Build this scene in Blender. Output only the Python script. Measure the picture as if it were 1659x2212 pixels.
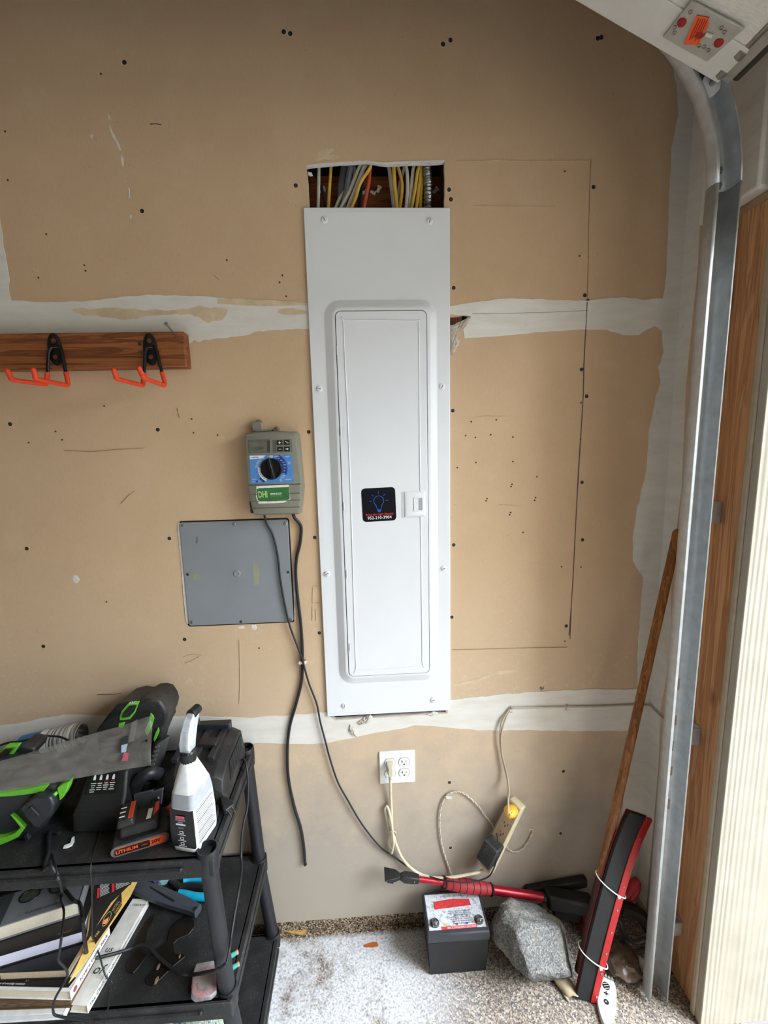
import bpy, bmesh, math, random
import numpy as np
from mathutils import Vector, Matrix, noise as mnoise
random.seed(7)
for o in list(bpy.data.objects): bpy.data.objects.remove(o, do_unlink=True)
S = bpy.context.scene
COL = S.collection
# ------------------------------------------------------------------ camera
IW, IH, FPX = 1659., 2212., 945.
CAM = Vector((-.0617, -1.2806, 1.6444)); YAW, PITCH, ROLL = .0475, .1515, -.0238
def cam_axes():
    f = Vector((math.sin(YAW)*math.cos(PITCH), math.cos(YAW)*math.cos(PITCH), -math.sin(PITCH)))
    r = Vector((math.cos(YAW), -math.sin(YAW), 0)); u = r.cross(f)
    c, s = math.cos(ROLL), math.sin(ROLL)
    return c*r+s*u, -s*r+c*u, f
CR, CU, CF = cam_axes()
cd = bpy.data.cameras.new('camera'); cam = bpy.data.objects.new('camera', cd); COL.objects.link(cam)
m = Matrix((CR, CU, -CF)).transposed().to_4x4(); m.translation = CAM; cam.matrix_world = m
cd.sensor_fit = 'HORIZONTAL'; cd.sensor_width = 36.; cd.lens = 36.*FPX/IW; cd.clip_start = .02; cd.clip_end = 200
S.camera = cam
# ------------------------------------------------------------------ sky, light, exposure
SKY = 19.
w = bpy.data.worlds.new('overcast_sky'); S.world = w; w.use_nodes = True
bg = w.node_tree.nodes['Background']; bg.inputs[0].default_value = (.84, .92, 1., 1.)
# standard overcast sky: luminance rises smoothly from the horizon to the zenith, (1 + 2 sin elevation) / 3
_n = w.node_tree.nodes; _l = w.node_tree.links; _tc = _n.new('ShaderNodeTexCoord'); _sx = _n.new('ShaderNodeSeparateXYZ'); _mr = _n.new('ShaderNodeMapRange')
_l.new(_tc.outputs['Generated'], _sx.inputs[0]); _l.new(_sx.outputs['Z'], _mr.inputs[0]); _l.new(_mr.outputs[0], bg.inputs[1])
for _i, _v in enumerate((0., 1., SKY/3, SKY)): _mr.inputs[_i+1].default_value = _v
def portal(name, loc, sx, sy, rot):
    l = bpy.data.lights.new(name, 'AREA'); l.shape = 'RECTANGLE'; l.size = sx; l.size_y = sy; l.energy = 1
    l.cycles.is_portal = True
    o = bpy.data.objects.new(name, l); COL.objects.link(o); o.location = loc; o.rotation_euler = rot
    return o
portal('door_opening_portal', (1.02, -1.54, 1.09), 2.16, 2.42, (0, math.radians(90), 0))
vs = S.view_settings; vs.view_transform = 'Standard'; vs.look = 'None'; vs.gamma = 1.; vs.use_curve_mapping = False
vs.exposure = .92
# ------------------------------------------------------------------ helpers: measured photo points -> places in the room
def ray(u, v): return CF + CR*((u-IW/2)/FPX) - CU*((v-IH/2)/FPX)
def on(u, v, ax, val):
    d = ray(u, v); return CAM + d*((val-CAM[ax])/d[ax])
def Wy(u, v, y=0.): return on(u, v, 1, y)
def Fz(u, v, z=0.): return on(u, v, 2, z)
def Wx(u, v, x): return on(u, v, 0, x)
def V(*a): return Vector(a)
# ------------------------------------------------------------------ materials
def lin(c):
    c = c/255.; return c/12.92 if c <= .04045 else ((c+.055)/1.055)**2.4
def L(rgb): return (lin(rgb[0]), lin(rgb[1]), lin(rgb[2]), 1.)
MATS = {}
class NT:
    def __init__(s, name):
        s.m = bpy.data.materials.new(name); s.m.use_nodes = True; s.t = s.m.node_tree; s.n = s.t.nodes
        s.b = s.n['Principled BSDF']; s.out = s.n['Material Output']; s._p = None
    def node(s, ty, **kw):
        n = s.n.new(ty)
        for k, v in kw.items(): setattr(n, k, v)
        return n
    def link(s, a, b): s.t.links.new(a, b)
    def pos(s, scale=(1, 1, 1)):
        if s._p is None: s._p = s.node('ShaderNodeNewGeometry').outputs['Position']
        if scale == (1, 1, 1): return s._p
        mp = s.node('ShaderNodeVectorMath', operation='MULTIPLY'); s.link(s._p, mp.inputs[0]); mp.inputs[1].default_value = scale
        return mp.outputs[0]
    def objc(s, scale=(1, 1, 1)):
        tc = s.node('ShaderNodeTexCoord').outputs['Object']
        mp = s.node('ShaderNodeVectorMath', operation='MULTIPLY'); s.link(tc, mp.inputs[0]); mp.inputs[1].default_value = scale
        return mp.outputs[0]
    def noise(s, vec, scale, detail=3, rough=.55, dist=0):
        n = s.node('ShaderNodeTexNoise'); s.link(vec, n.inputs['Vector']); n.inputs['Scale'].default_value = scale
        n.inputs['Detail'].default_value = detail; n.inputs['Roughness'].default_value = rough; n.inputs['Distortion'].default_value = dist
        return n.outputs['Fac']
    def ramp(s, fac, stops, interp='LINEAR'):
        r = s.node('ShaderNodeValToRGB'); s.link(fac, r.inputs[0]); e = r.color_ramp.elements; r.color_ramp.interpolation = interp
        while len(e) > 1: e.remove(e[-1])
        e[0].position = stops[0][0]; e[0].color = stops[0][1]
        for p, c in stops[1:]:
            k = e.new(p); k.color = c
        return r.outputs[0]
    def mix(s, fac, a, b, mode='MIX'):
        n = s.node('ShaderNodeMix', data_type='RGBA', blend_type=mode)
        for i, x in ((0, fac), (6, a), (7, b)):
            if isinstance(x, (int, float)): n.inputs[i].default_value = x
            elif isinstance(x, tuple): n.inputs[i].default_value = x
            else: s.link(x, n.inputs[i])
        return n.outputs[2]
    def rng(s, x, a, b, c=0., d=1.):
        n = s.node('ShaderNodeMapRange'); s.link(x, n.inputs[0])
        for i, v in enumerate((a, b, c, d)): n.inputs[i+1].default_value = v
        return n.outputs[0]
    def math(s, op, a, b=None):
        n = s.node('ShaderNodeMath', operation=op)
        for i, x in enumerate((a, b)):
            if x is None: continue
            if isinstance(x, (int, float)): n.inputs[i].default_value = x
            else: s.link(x, n.inputs[i])
        return n.outputs[0]
    def bump(s, h, strength=.3, dist=.002):
        n = s.node('ShaderNodeBump'); s.link(h, n.inputs['Height']); n.inputs['Strength'].default_value = strength; n.inputs['Distance'].default_value = dist
        s.link(n.outputs[0], s.b.inputs['Normal'])
    def color(s, c):
        if isinstance(c, tuple): s.b.inputs['Base Color'].default_value = c
        else: s.link(c, s.b.inputs['Base Color'])
    def set(s, rough=.5, metal=0., spec=.5):
        s.b.inputs['Roughness'].default_value = rough; s.b.inputs['Metallic'].default_value = metal
        s.b.inputs['Specular IOR Level'].default_value = spec
BW = lambda v: (v, v, v, 1.)
def M(name, rgb, rough=.5, metal=0., var=.10, scale=45., bump=0., spec=.5, dust=0.):
    """plain painted / plastic / metal surface with slight procedural unevenness and optional pale dust specks"""
    if name in MATS: return MATS[name]
    k = NT(name); k.set(rough, metal, spec)
    p = k.pos(); c = L(rgb)
    n = k.noise(p, scale, 4)
    lo = tuple(x*(1-var) for x in c[:3])+(1.,); hi = tuple(min(1, x*(1+var)) for x in c[:3])+(1.,)
    col = k.ramp(n, [(.3, lo), (.7, hi)])
    if dust:
        sp = k.noise(p, 420, 1); big = k.noise(p, 14, 3)
        f = k.math('MULTIPLY', k.rng(sp, .64, .76), k.rng(big, .35, .7, 0, dust))
        col = k.mix(f, col, L((176, 172, 164)))
        col = k.mix(k.rng(big, .45, .8, 0, dust*.35), col, L((120, 117, 110)))
    k.color(col)
    if bump: k.bump(k.noise(p, scale*9, 2), bump, .001)
    MATS[name] = k.m; return k.m
def glassy(name, rgb, alpha, rough=.15):
    k = NT(name); k.set(rough); k.color(L(rgb))
    f = k.noise(k.pos((1, 1, 3)), 24, 4, .6, .6)
    k.link(k.rng(f, .3, .75, alpha*.6, min(1, alpha*1.5)), k.b.inputs['Alpha'])
    k.bump(f, .5, .004); MATS[name] = k.m; return k.m
def wood(name, a, b, c, axis, scale=1., rough=.6, knots=True, bump=.15):
    """long-grained wood; axis = index of the grain direction"""
    k = NT(name); k.set(rough, 0, .3)
    st = [46*scale]*3; st[axis] = 2.2*scale
    p = k.pos(tuple(st))
    g = k.noise(p, 1., 5, .6, 1.4)
    st2 = [210*scale]*3; st2[axis] = 5*scale
    g2 = k.noise(k.pos(tuple(st2)), 1., 3, .6)
    col = k.ramp(g, [(.3, L(a)), (.48, L(b)), (.52, L(c)), (.72, L(b))])
    col = k.mix(k.rng(g2, .35, .75, 0, .35), col, L(tuple(x*.55 for x in c)))
    if knots:
        st3 = [11]*3; st3[axis] = 4
        vn = k.node('ShaderNodeTexVoronoi'); k.link(k.pos(tuple(st3)), vn.inputs['Vector']); vn.inputs['Scale'].default_value = 1.
        col = k.mix(k.rng(vn.outputs['Distance'], .02, .16, .75, 0), col, L(tuple(x*.35 for x in a)))
    k.color(col); k.bump(g2, bump, .001); MATS[name] = k.m; return k.m
# ------------------------------------------------------------------ mesh building
WL = {}
class B:
    """collects faces in room coordinates; .obj() links them as ONE mesh object"""
    def __init__(s): s.v = []; s.f = []; s.mi = []; s.cur = 0
    def add(s, vs_, fs_):
        n = len(s.v); s.v += [Vector(x) for x in vs_]; s.f += [tuple(i+n for i in f) for f in fs_]; s.mi += [s.cur]*len(fs_); return s
    def box(s, a, b):
        x0, y0, z0 = a; x1, y1, z1 = b
        vv = [(x, y, z) for z in (z0, z1) for y in (y0, y1) for x in (x0, x1)]
        return s.add(vv, [(0, 2, 3, 1), (4, 5, 7, 6), (0, 1, 5, 4), (2, 6, 7, 3), (0, 4, 6, 2), (1, 3, 7, 5)])
    def obox(s, c, ax, ay, az):
        """box centred at c with half-axis vectors"""
        c = Vector(c); vv = [c+ax*i+ay*j+az*k for k in (-1, 1) for j in (-1, 1) for i in (-1, 1)]
        return s.add(vv, [(0, 2, 3, 1), (4, 5, 7, 6), (0, 1, 5, 4), (2, 6, 7, 3), (0, 4, 6, 2), (1, 3, 7, 5)])
    def loft(s, loops, closed=True, cap0=True, cap1=True):
        n = len(loops[0]); vv = [p for l in loops for p in l]; ff = []
        for i in range(len(loops)-1):
            for j in range(n if closed else n-1):
                k = (j+1) % n; ff.append((i*n+j, i*n+k, (i+1)*n+k, (i+1)*n+j))
        if cap0: ff.append(tuple(range(n-1, -1, -1)))
        if cap1: ff.append(tuple(range((len(loops)-1)*n, len(loops)*n)))
        return s.add(vv, ff)
    def prism(s, poly, off):
        """closed planar outline of room points, thickened by the vector off"""
        off = Vector(off); return s.loft([[Vector(p) for p in poly], [Vector(p)+off for p in poly]])
    def cyl(s, p0, p1, r0, r1=None, n=20, cap=True):
        p0 = Vector(p0); p1 = Vector(p1); r1 = r0 if r1 is None else r1
        e1, e2 = basis(p1-p0)
        lp = lambda c, r: [c+e1*(r*math.cos(2*math.pi*i/n))+e2*(r*math.sin(2*math.pi*i/n)) for i in range(n)]
        return s.loft([lp(p0, r0), lp(p1, r1)], True, cap, cap)
    def lathe(s, base, axis, prof, n=24, squash=None):
        """prof: (distance along axis, radius)"""
        base = Vector(base); axis = Vector(axis).normalized(); e1, e2 = basis(axis)
        if squash: e2 = e2*squash
        loops = [[base+axis*h+e1*(r*math.cos(2*math.pi*i/n))+e2*(r*math.sin(2*math.pi*i/n)) for i in range(n)] for h, r in prof]
        return s.loft(loops)
    def tube(s, pts, r, n=8, smooth=6, closed=False):
        P = catmull([Vector(p) for p in pts], smooth, closed); rr = r if callable(r) else (lambda t: r)
        loops = []; prev = None
        for i, p in enumerate(P):
            a = P[max(i-1, 0)] if not closed else P[i-1]; b = P[min(i+1, len(P)-1)] if not closed else P[(i+1) % len(P)]
            t = (b-a)
            if t.length < 1e-9: t = Vector((0, 0, 1))
            t.normalize()
            if prev is None: e1, e2 = basis(t)
            else:
                e1 = prev-t*prev.dot(t); e1 = e1.normalized() if e1.length > 1e-6 else basis(t)[0]; e2 = t.cross(e1)
            prev = e1; R = rr(i/(len(P)-1))
            loops.append([p+e1*(R*math.cos(2*math.pi*j/n))+e2*(R*math.sin(2*math.pi*j/n)) for j in range(n)])
        if closed: loops.append(loops[0])
        return s.loft(loops, True, not closed, not closed)
    def sphere(s, c, r, n=12, m=8, sc=(1, 1, 1)):
        c = Vector(c); loops = []
        for i in range(1, m):
            a = math.pi*i/m
            loops.append([c+Vector((r*sc[0]*math.sin(a)*math.cos(2*math.pi*j/n), r*sc[1]*math.sin(a)*math.sin(2*math.pi*j/n), -r*sc[2]*math.cos(a))) for j in range(n)])
        return s.loft(loops)
    def obj(s, name, mat, parent=None, smooth=35, bevel=0., seg=2, origin=None, bang=35):
        P = s.v
        if origin is None:
            lo = Vector((min(p.x for p in P), min(p.y for p in P), min(p.z for p in P))); hi = Vector((max(p.x for p in P), max(p.y for p in P), max(p.z for p in P)))
            origin = Vector(((lo.x+hi.x)/2, (lo.y+hi.y)/2, lo.z if parent is None else (lo.z+hi.z)/2))
        me = bpy.data.meshes.new(name); me.from_pydata([tuple(p-origin) for p in P], [], s.f)
        mats = mat if isinstance(mat, (list, tuple)) else [mat]
        for mm in mats: me.materials.append(mm)
        if len(mats) > 1:
            for pl, i in zip(me.polygons, s.mi): pl.material_index = i
        bm = bmesh.new(); bm.from_mesh(me); bmesh.ops.recalc_face_normals(bm, faces=bm.faces); bm.to_mesh(me); bm.free()
        if smooth:
            for pl in me.polygons: pl.use_smooth = True
            me.set_sharp_from_angle(angle=math.radians(smooth))
        o = bpy.data.objects.new(name, me); COL.objects.link(o)
        place(o, origin, parent)
        if bevel:
            bv = o.modifiers.new('bevel', 'BEVEL'); bv.width = bevel; bv.segments = seg; bv.limit_method = 'ANGLE'; bv.angle_limit = math.radians(bang)
        return o
def place(o, origin, parent):
    WL[o.name] = Vector(origin)
    o.parent = parent; o.location = Vector(origin)-(WL[parent.name] if parent else Vector((0, 0, 0)))
def basis(t):
    t = t.normalized(); a = Vector((0, 0, 1)) if abs(t.z) < .9 else Vector((1, 0, 0))
    e1 = a.cross(t).normalized(); return e1, t.cross(e1)
def catmull(P, k, closed=False):
    if k <= 1 or len(P) < 3: return P
    out = []; n = len(P); rngN = n if closed else n-1
    for i in range(rngN):
        if closed: p0, p1, p2, p3 = P[i-1], P[i], P[(i+1) % n], P[(i+2) % n]
        else: p0, p1, p2, p3 = P[max(i-1, 0)], P[i], P[i+1], P[min(i+2, n-1)]
        for j in range(k):
            t = j/k; out.append(.5*((2*p1)+(p2-p0)*t+(2*p0-5*p1+4*p2-p3)*t*t+(3*p1-p0-3*p2+p3)*t**3))
    if not closed: out.append(P[-1])
    return out
def rrect(cx, cz, hx, hz, r, n=5):
    """rounded rectangle outline as (x, z) pairs"""
    pts = []
    for sx, sz, a0 in ((1, 1, 0), (-1, 1, 90), (-1, -1, 180), (1, -1, 270)):
        for i in range(n+1):
            a = math.radians(a0+90*i/n); pts.append((cx+sx*(hx-r)+r*math.cos(a), cz+sz*(hz-r)+r*math.sin(a)))
    return pts
def at_y(poly, y): return [Vector((x, y, z)) for x, z in poly]
def thing(name, label, cat, loc, group=None):
    o = bpy.data.objects.new(name, None); COL.objects.link(o); o.empty_display_size = .05
    place(o, Vector(loc), None); return tag(o, label, cat, group)
def tag(o, label=None, cat=None, group=None, kind=None):
    if label: o['label'] = label
    if cat: o['category'] = cat
    if group: o['group'] = group
    if kind: o['kind'] = kind
    return o
def struct(o): o['kind'] = 'structure'; return o
def dup(o, loc, parent):
    """copy sharing the mesh, placed at a room point"""
    c = o.copy(); COL.objects.link(c); place(c, loc, parent); return c
def text(s, size, mat, parent, loc, xa, ya, name='lettering', align='LEFT', depth=.0004, bold=0., sx=1., shear=0.):
    """raised lettering: xa / ya are the directions of the writing and of its upright"""
    cu = bpy.data.curves.new('t', 'FONT'); cu.body = s; cu.size = size; cu.align_x = align; cu.align_y = 'CENTER'; cu.offset = bold; cu.resolution_u = 2; cu.shear = shear
    t = bpy.data.objects.new('t', cu); COL.objects.link(t)
    bpy.context.view_layer.update()
    me = bpy.data.meshes.new_from_object(t); bpy.data.objects.remove(t); bpy.data.curves.remove(cu)
    xa = Vector(xa).normalized(); ya = Vector(ya); ya = (ya-xa*ya.dot(xa)).normalized(); n = xa.cross(ya)
    b = B(); b.v = [Vector(loc)+xa*(p.co.x*sx)+ya*p.co.y+n*depth for p in me.vertices]; b.f = [tuple(p.vertices) for p in me.polygons]; b.mi = [0]*len(b.f)
    bpy.data.meshes.remove(me)
    if not b.f: return None
    return b.obj(name, mat, parent, smooth=0)
def jag(poly, step, amp, seed=0, closed=True):
    """roughen an outline of room points in its own (x, z) plane"""
    out = []; n = len(poly)
    for i in range(n if closed else n-1):
        a = Vector(poly[i]); b = Vector(poly[(i+1) % n]); k = max(1, int((b-a).length/step))
        d = (b-a); nrm = Vector((-d.z, d.y*0, d.x)); nrm = nrm.normalized() if nrm.length > 1e-9 else Vector((0, 0, 1))
        for j in range(k):
            p = a.lerp(b, j/k); q = p*(1/step)*.35+Vector((seed*7.3, 0, 0))
            out.append(p+nrm*(amp*(mnoise.noise(q)*1.4+mnoise.noise(q*3.1)*.7)))
    if not closed: out.append(Vector(poly[-1]))
    return out
# ================================================================== surface materials
def drywall_mat():
    k = NT('drywall_paper'); k.set(.85, 0, .25); p = k.pos()
    big = k.noise(p, 2.3, 4); mid = k.noise(p, 11, 5, .6); fib = k.noise(k.pos((260, 260, 60)), 1, 2); fine = k.noise(p, 140, 3)
    col = k.ramp(big, [(.3, L((204, 174, 140))), (.7, L((214, 185, 150)))])
    col = k.mix(k.rng(mid, .5, .75, 0, .25), col, L((226, 202, 172)))
    col = k.mix(k.rng(fib, .3, .7, 0, .12), col, L((168, 136, 102)))
    # pale dust and scuffed primer low down on the wall, broken up by noise
    sep = k.node('ShaderNodeSeparateXYZ'); k.link(p, sep.inputs[0])
    zz = k.math('ADD', sep.outputs['Z'], k.math('MULTIPLY', k.math('SUBTRACT', mid, .5), .55))
    col = k.mix(k.rng(zz, 1.3, .35, 0., .62), col, L((206, 192, 172)))
    col = k.mix(k.rng(zz, .74, .34, 0., .85), col, L((164, 155, 144)))
    # water blisters / blotches between 0.5 and 1.5 m
    bl = k.noise(p, 60, 3, .6, 1.2); zone = k.math('MULTIPLY', k.math('MULTIPLY', k.rng(sep.outputs['Z'], 1.55, .95), k.rng(sep.outputs['Z'], .55, .8, .25, .8)), k.rng(k.noise(p, 3, 2), .42, .6))
    col = k.mix(k.math('MULTIPLY', k.rng(bl, .55, .66, 0, .4), zone), col, L((226, 208, 180)))
    col = k.mix(k.math('MULTIPLY', k.rng(k.noise(p, 48, 3), .62, .74, 0, .3), zone), col, L((176, 146, 112)))
    # small dark specks
    vo = k.node('ShaderNodeTexVoronoi'); k.link(p, vo.inputs['Vector']); vo.inputs['Scale'].default_value = 55
    sp = k.math('MULTIPLY', k.rng(vo.outputs['Distance'], .045, .075, 1, 0), k.rng(k.noise(p, 4, 2), .5, .6))
    col = k.mix(k.math('MULTIPLY', sp, .6), col, L((92, 74, 58)))
    k.color(col); k.bump(k.math('ADD', k.math('MULTIPLY', fine, .5), k.math('MULTIPLY', bl, .5)), .10, .001)
    MATS['drywall'] = k.m; return k.m
def compound_mat():
    k = NT('joint_compound'); k.set(.8, 0, .3); p = k.pos()
    a = k.noise(k.pos((1, 1, 4)), 9, 5, .6); sc = k.noise(k.pos((4, 4, 150)), 1.2, 3)
    col = k.ramp(a, [(.28, L((218, 212, 201))), (.5, L((226, 222, 213))), (.75, L((232, 230, 224)))])
    col = k.mix(k.rng(sc, .55, .8, 0, .16), col, L((190, 184, 174)))
    sm = k.noise(p, 30, 4); col = k.mix(k.rng(sm, .68, .8, 0, .4), col, L((150, 146, 142)))
    k.color(col); k.bump(sc, .15, .001); MATS['compound'] = k.m; return k.m
def floor_mat():
    k = NT('speckled_floor'); k.set(.75, 0, .35); p = k.pos()
    n1 = k.noise(p, 320, 1, .5); n2 = k.noise(p, 150, 3, .6); big = k.noise(p, 5.2, 5, .62, .4); mid = k.noise(p, 28, 4, .6)
    vo = k.node('ShaderNodeTexVoronoi'); k.link(p, vo.inputs['Vector']); vo.inputs['Scale'].default_value = 260
    chip = k.node('ShaderNodeSeparateColor'); k.link(vo.outputs['Color'], chip.inputs[0])
    col = k.ramp(chip.outputs[0], [(0, L((48, 37, 29))), (.2, L((90, 71, 54))), (.4, L((128, 109, 88))), (.6, L((160, 142, 119))), (.82, L((184, 172, 157))), (.93, L((108, 90, 71)))], 'CONSTANT')
    # salt-white efflorescence patches, thin near the wall foot
    sep = k.node('ShaderNodeSeparateXYZ'); k.link(p, sep.inputs[0])
    near = k.rng(sep.outputs['Y'], -.012, -.03)
    side = k.rng(sep.outputs['X'], .26, .0)
    wm = k.math('MULTIPLY', k.math('MULTIPLY', k.rng(k.math('ADD', big, k.math('MULTIPLY', k.math('SUBTRACT', mid, .5), .45)), .27, .47), near), k.rng(side, 0, 1, .16, 1.))
    gr = k.rng(n2, .32, .58, .38, 1.)
    col = k.mix(k.math('MULTIPLY', wm, k.math('MULTIPLY', gr, .92)), col, L((220, 223, 228)))
    col = k.mix(k.rng(mid, .6, .8, 0, .3), col, L((92, 78, 64)))
    k.color(col); k.bump(chip.outputs[0], .2, .001); MATS['floor'] = k.m; return k.m
def white_grain():
    k = NT('painted_woodgrain'); k.set(.55, 0, .35)
    p = k.pos((1, 1, 1)); wv = k.node('ShaderNodeTexWave', wave_type='BANDS', bands_direction='X'); 
    mp = k.pos((20, 20, .9)); k.link(mp, wv.inputs['Vector']); wv.inputs['Scale'].default_value = 1.; wv.inputs['Distortion'].default_value = 9.; wv.inputs['Detail'].default_value = 2; wv.inputs['Detail Scale'].default_value = .5
    n = k.noise(p, 12, 4)
    k.color(k.ramp(n, [(.3, L((168, 161, 145))), (.7, L((180, 173, 157)))]))
    k.bump(k.math('MULTIPLY', wv.outputs['Fac'], k.rng(k.noise(k.pos((14, 14, .8)), 1, 2), .42, .6, .1, 1.)), .35, .0022); MATS['white_grain'] = k.m; return k.m
def metal(name, rgb, rough, var=.15, bumps=.05):
    k = NT(name); k.set(rough, 1., .5); p = k.pos()
    n = k.noise(p, 30, 4, .6); s = k.noise(k.pos((140, 140, 8)), 1, 3)
    c = L(rgb); k.color(k.ramp(n, [(.3, tuple(x*(1-var) for x in c[:3])+(1,)), (.7, c)]))
    k.link(k.rng(s, .3, .7, rough*.8, min(1, rough*1.25)), k.b.inputs['Roughness']); k.bump(n, bumps, .001); MATS[name] = k.m; return k.m
DRY = drywall_mat(); COMP = compound_mat(); FLOOR = floor_mat(); WGRAIN = white_grain()
PINE = wood('stained_pine', (118, 64, 34), (140, 80, 44), (92, 48, 26), 2)
PINE2 = wood('jamb_board_wood', (208, 156, 110), (222, 170, 124), (186, 132, 90), 2, .6)
BOARD = wood('hook_board_wood', (142, 84, 46), (166, 104, 60), (112, 62, 34), 0)
HANDLE = wood('handle_wood', (150, 96, 50), (172, 116, 66), (124, 74, 38), 2, 1.2, .35, False)
STUD = wood('stud_wood', (120, 66, 36), (142, 82, 46), (96, 50, 28), 0, .8, .7, False)
GALV = M('galvanized_steel', (190, 194, 196), .46, metal=.5, var=.12, scale=40)
STEEL = metal('zinc_screw', (170, 170, 170), .35)
DKSTEEL = M('black_screw', (46, 42, 40), .6, var=.3, scale=200)
GYP = M('gypsum_core', (222, 218, 210), .9, var=.08, scale=90, bump=.4)
TORN = M('torn_drywall_paper', (205, 196, 184), .95, var=.2, scale=120, bump=.6)
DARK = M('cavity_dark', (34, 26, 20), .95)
CONC = M('driveway_asphalt', (98, 96, 94), .9, var=.12, scale=6)
SHELLW = M('garage_shell_drywall', (156, 137, 112), .9, var=.05, scale=3)
CEILM = M('ceiling_drywall', (156, 137, 112), .9, var=.05, scale=3)
# ================================================================== setting
from mathutils.geometry import tessellate_polygon
XR = .86; ZW = .045; ZC = 2.9
def slab_with_holes(name, mats, outer, holes, y0, y1, parent=None):
    """wall sheet in the xz plane between y0 (room side) and y1 with real openings; rim faces take the second material"""
    loops = [outer]+holes; flat = [[Vector((x, z, 0)) for x, z in l] for l in loops]
    tris = tessellate_polygon(flat); pts = [p for l in loops for p in l]; n = len(pts)
    b = B(); b.v = [Vector((x, y0, z)) for x, z in pts]+[Vector((x, y1, z)) for x, z in pts]
    for t in tris: b.f.append(tuple(t)); b.mi.append(0)
    for t in tris: b.f.append(tuple(i+n for i in reversed(t))); b.mi.append(1)
    k = 0
    for l in loops:
        for j in range(len(l)):
            a, c = k+j, k+(j+1) % len(l); b.f.append((a, c, c+n, a+n)); b.mi.append(1)
        k += len(l)
    return b.obj(name, mats, parent, smooth=0)
def xz(pts): return [(p.x, p.z) for p in pts]
hole_px = [(661.5, 359), (680, 356), (704, 353.5), (745, 352), (789, 350), (812, 352), (832, 355), (865, 353.5), (897, 351), (935, 350), (960, 349.4), (961, 396), (960.5, 447), (962, 700), (963, 1100), (964, 1400), (963, 1539.5), (920, 1541), (900, 1543), (850, 1546), (805, 1549), (781, 1550), (750, 1552), (724, 1554), (712, 1549), (690, 1100), (676, 700), (668, 442), (664.6, 384)]
hole = xz(jag([Wy(u, v) for u, v in hole_px], .012, .0016, 3))
small_px = [(962, 684), (985, 682), (1003, 681), (1016, 684.5), (1006, 689), (998, 694), (986, 697), (978, 702), (962, 704)]
small = xz(jag([Wy(u, v) for u, v in small_px], .006, .0012, 5))
# keep the two openings apart: the little break starts just right of the big one
small = [(max(x, .1865), z) for x, z in small]; hole = [(min(x, .1845), z) for x, z in hole]
wall_back = struct(slab_with_holes('wall_back', [DRY, GYP], [(-3.2, ZW), (XR, ZW), (XR, ZC), (-3.2, ZC)], [hole, small], 0., .0127))
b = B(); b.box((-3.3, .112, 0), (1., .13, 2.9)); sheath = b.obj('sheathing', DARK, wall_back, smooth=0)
b = B(); b.box((-3.2, 0.0, 0), (XR, .09, ZW)); base = struct(b.obj('baseboard_back', FLOOR, None, smooth=0, bevel=.004))
for x0, x1, nm in ((-.235, -.187, 'stud'), (.187, .235, 'stud')):
    b = B(); b.box((x0, .0128, ZW), (x1, .102, ZC)); b.obj(nm, PINE, wall_back, smooth=0)
zt = Wy(800, 381, .085).z
b = B(); b.box((-.187, .085, 1.6), (.187, .10, zt)); b.obj('blocking', STUD, wall_back, smooth=0)
b = B(); b.box((-3.3, -6.1, -.12), (.98, .13, 0)); struct(b.obj('floor', FLOOR, None, smooth=0))
b = B(); b.box((-3.3, -6.1, ZC), (1., .13, ZC+.1)); struct(b.obj('ceiling', CEILM, None, smooth=0))
b = B(); b.box((-3.3, -6.1, 0), (-3.2, 0.13, ZC)); struct(b.obj('wall_left', SHELLW, None, smooth=0))
b = B(); b.box((-3.3, -6.1, 0), (1., -6., ZC)); struct(b.obj('wall_front', SHELLW, None, smooth=0))
b = B(); b.box((XR, -.285, .03), (.98, .012, ZC)); b.box((XR, -6., 2.2), (.98, -.285, ZC)); b.box((XR, -6., 0), (.98, -2.76, 2.2))
wall_right = struct(b.obj('wall_right', DRY, None, smooth=0))
b = B(); b.box((XR, -.285, 0), (.98, .012, .03)); struct(b.obj('baseboard_right', FLOOR, None, smooth=0))
b = B(); b.box((.98, -25, -.2), (30, 20, -.03)); struct(b.obj('ground_outside', CONC, None, smooth=0))
# boxed drywall gusset above the wooden jamb board
b = B(); b.box((.822, -.272, Wx(1575, 445, .822).z), (XR, -.096, ZC)); struct(b.obj('trim_4', COMP, None, bevel=.006))
# brown jamb board, weather strip, white outer jamb
b = B(); b.box((.848, -.287, .012), (XR+.01, -.105, 2.16)); trim1 = struct(b.obj('trim_1', PINE2, None, bevel=.002))
b = B(); b.box((.838, -.303, 0.004), (.87, -.2875, 2.25)); struct(b.obj('trim_2', M('weather_strip', (186, 170, 146), .7), None, bevel=.003))
b = B(); b.box((.842, -.324, 0), (1.9, -.3035, 2.7)); struct(b.obj('trim_3', WGRAIN, None, bevel=.002))  # outward run, out of view, lengthened to shade the room corner
b = B(); b.box((.842, -2.78, 0), (1.25, -2.76, 2.4)); struct(b.obj('trim_5', WGRAIN, None, bevel=.002))
# unseen wing block, added beside the driveway to shade the room
b = B(); b.box((.98, -3.6, -.03), (3.4, -3.2, 4.2)); struct(b.obj('wall_added_shade', M('shade_wing_tone', (128, 118, 106), .8, var=.05, scale=3), None, smooth=0))
b = B(); b.box((22, -25, -.03), (23, 25, 5.5)); struct(b.obj('ground_added_shade', M('shade_hedge_green', (62, 70, 50), .9, var=.3, scale=2), None, smooth=0))  # unseen hedge line added to block low sky light
b = B(); b.box((.98, -9, 2.62), (1.62, 2, 2.78)); struct(b.obj('ceiling_added_shade', M('shade_eave_paint', (170, 165, 152), .7), None, smooth=0))  # unseen eave added to keep high sky light off jamb and room
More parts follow.
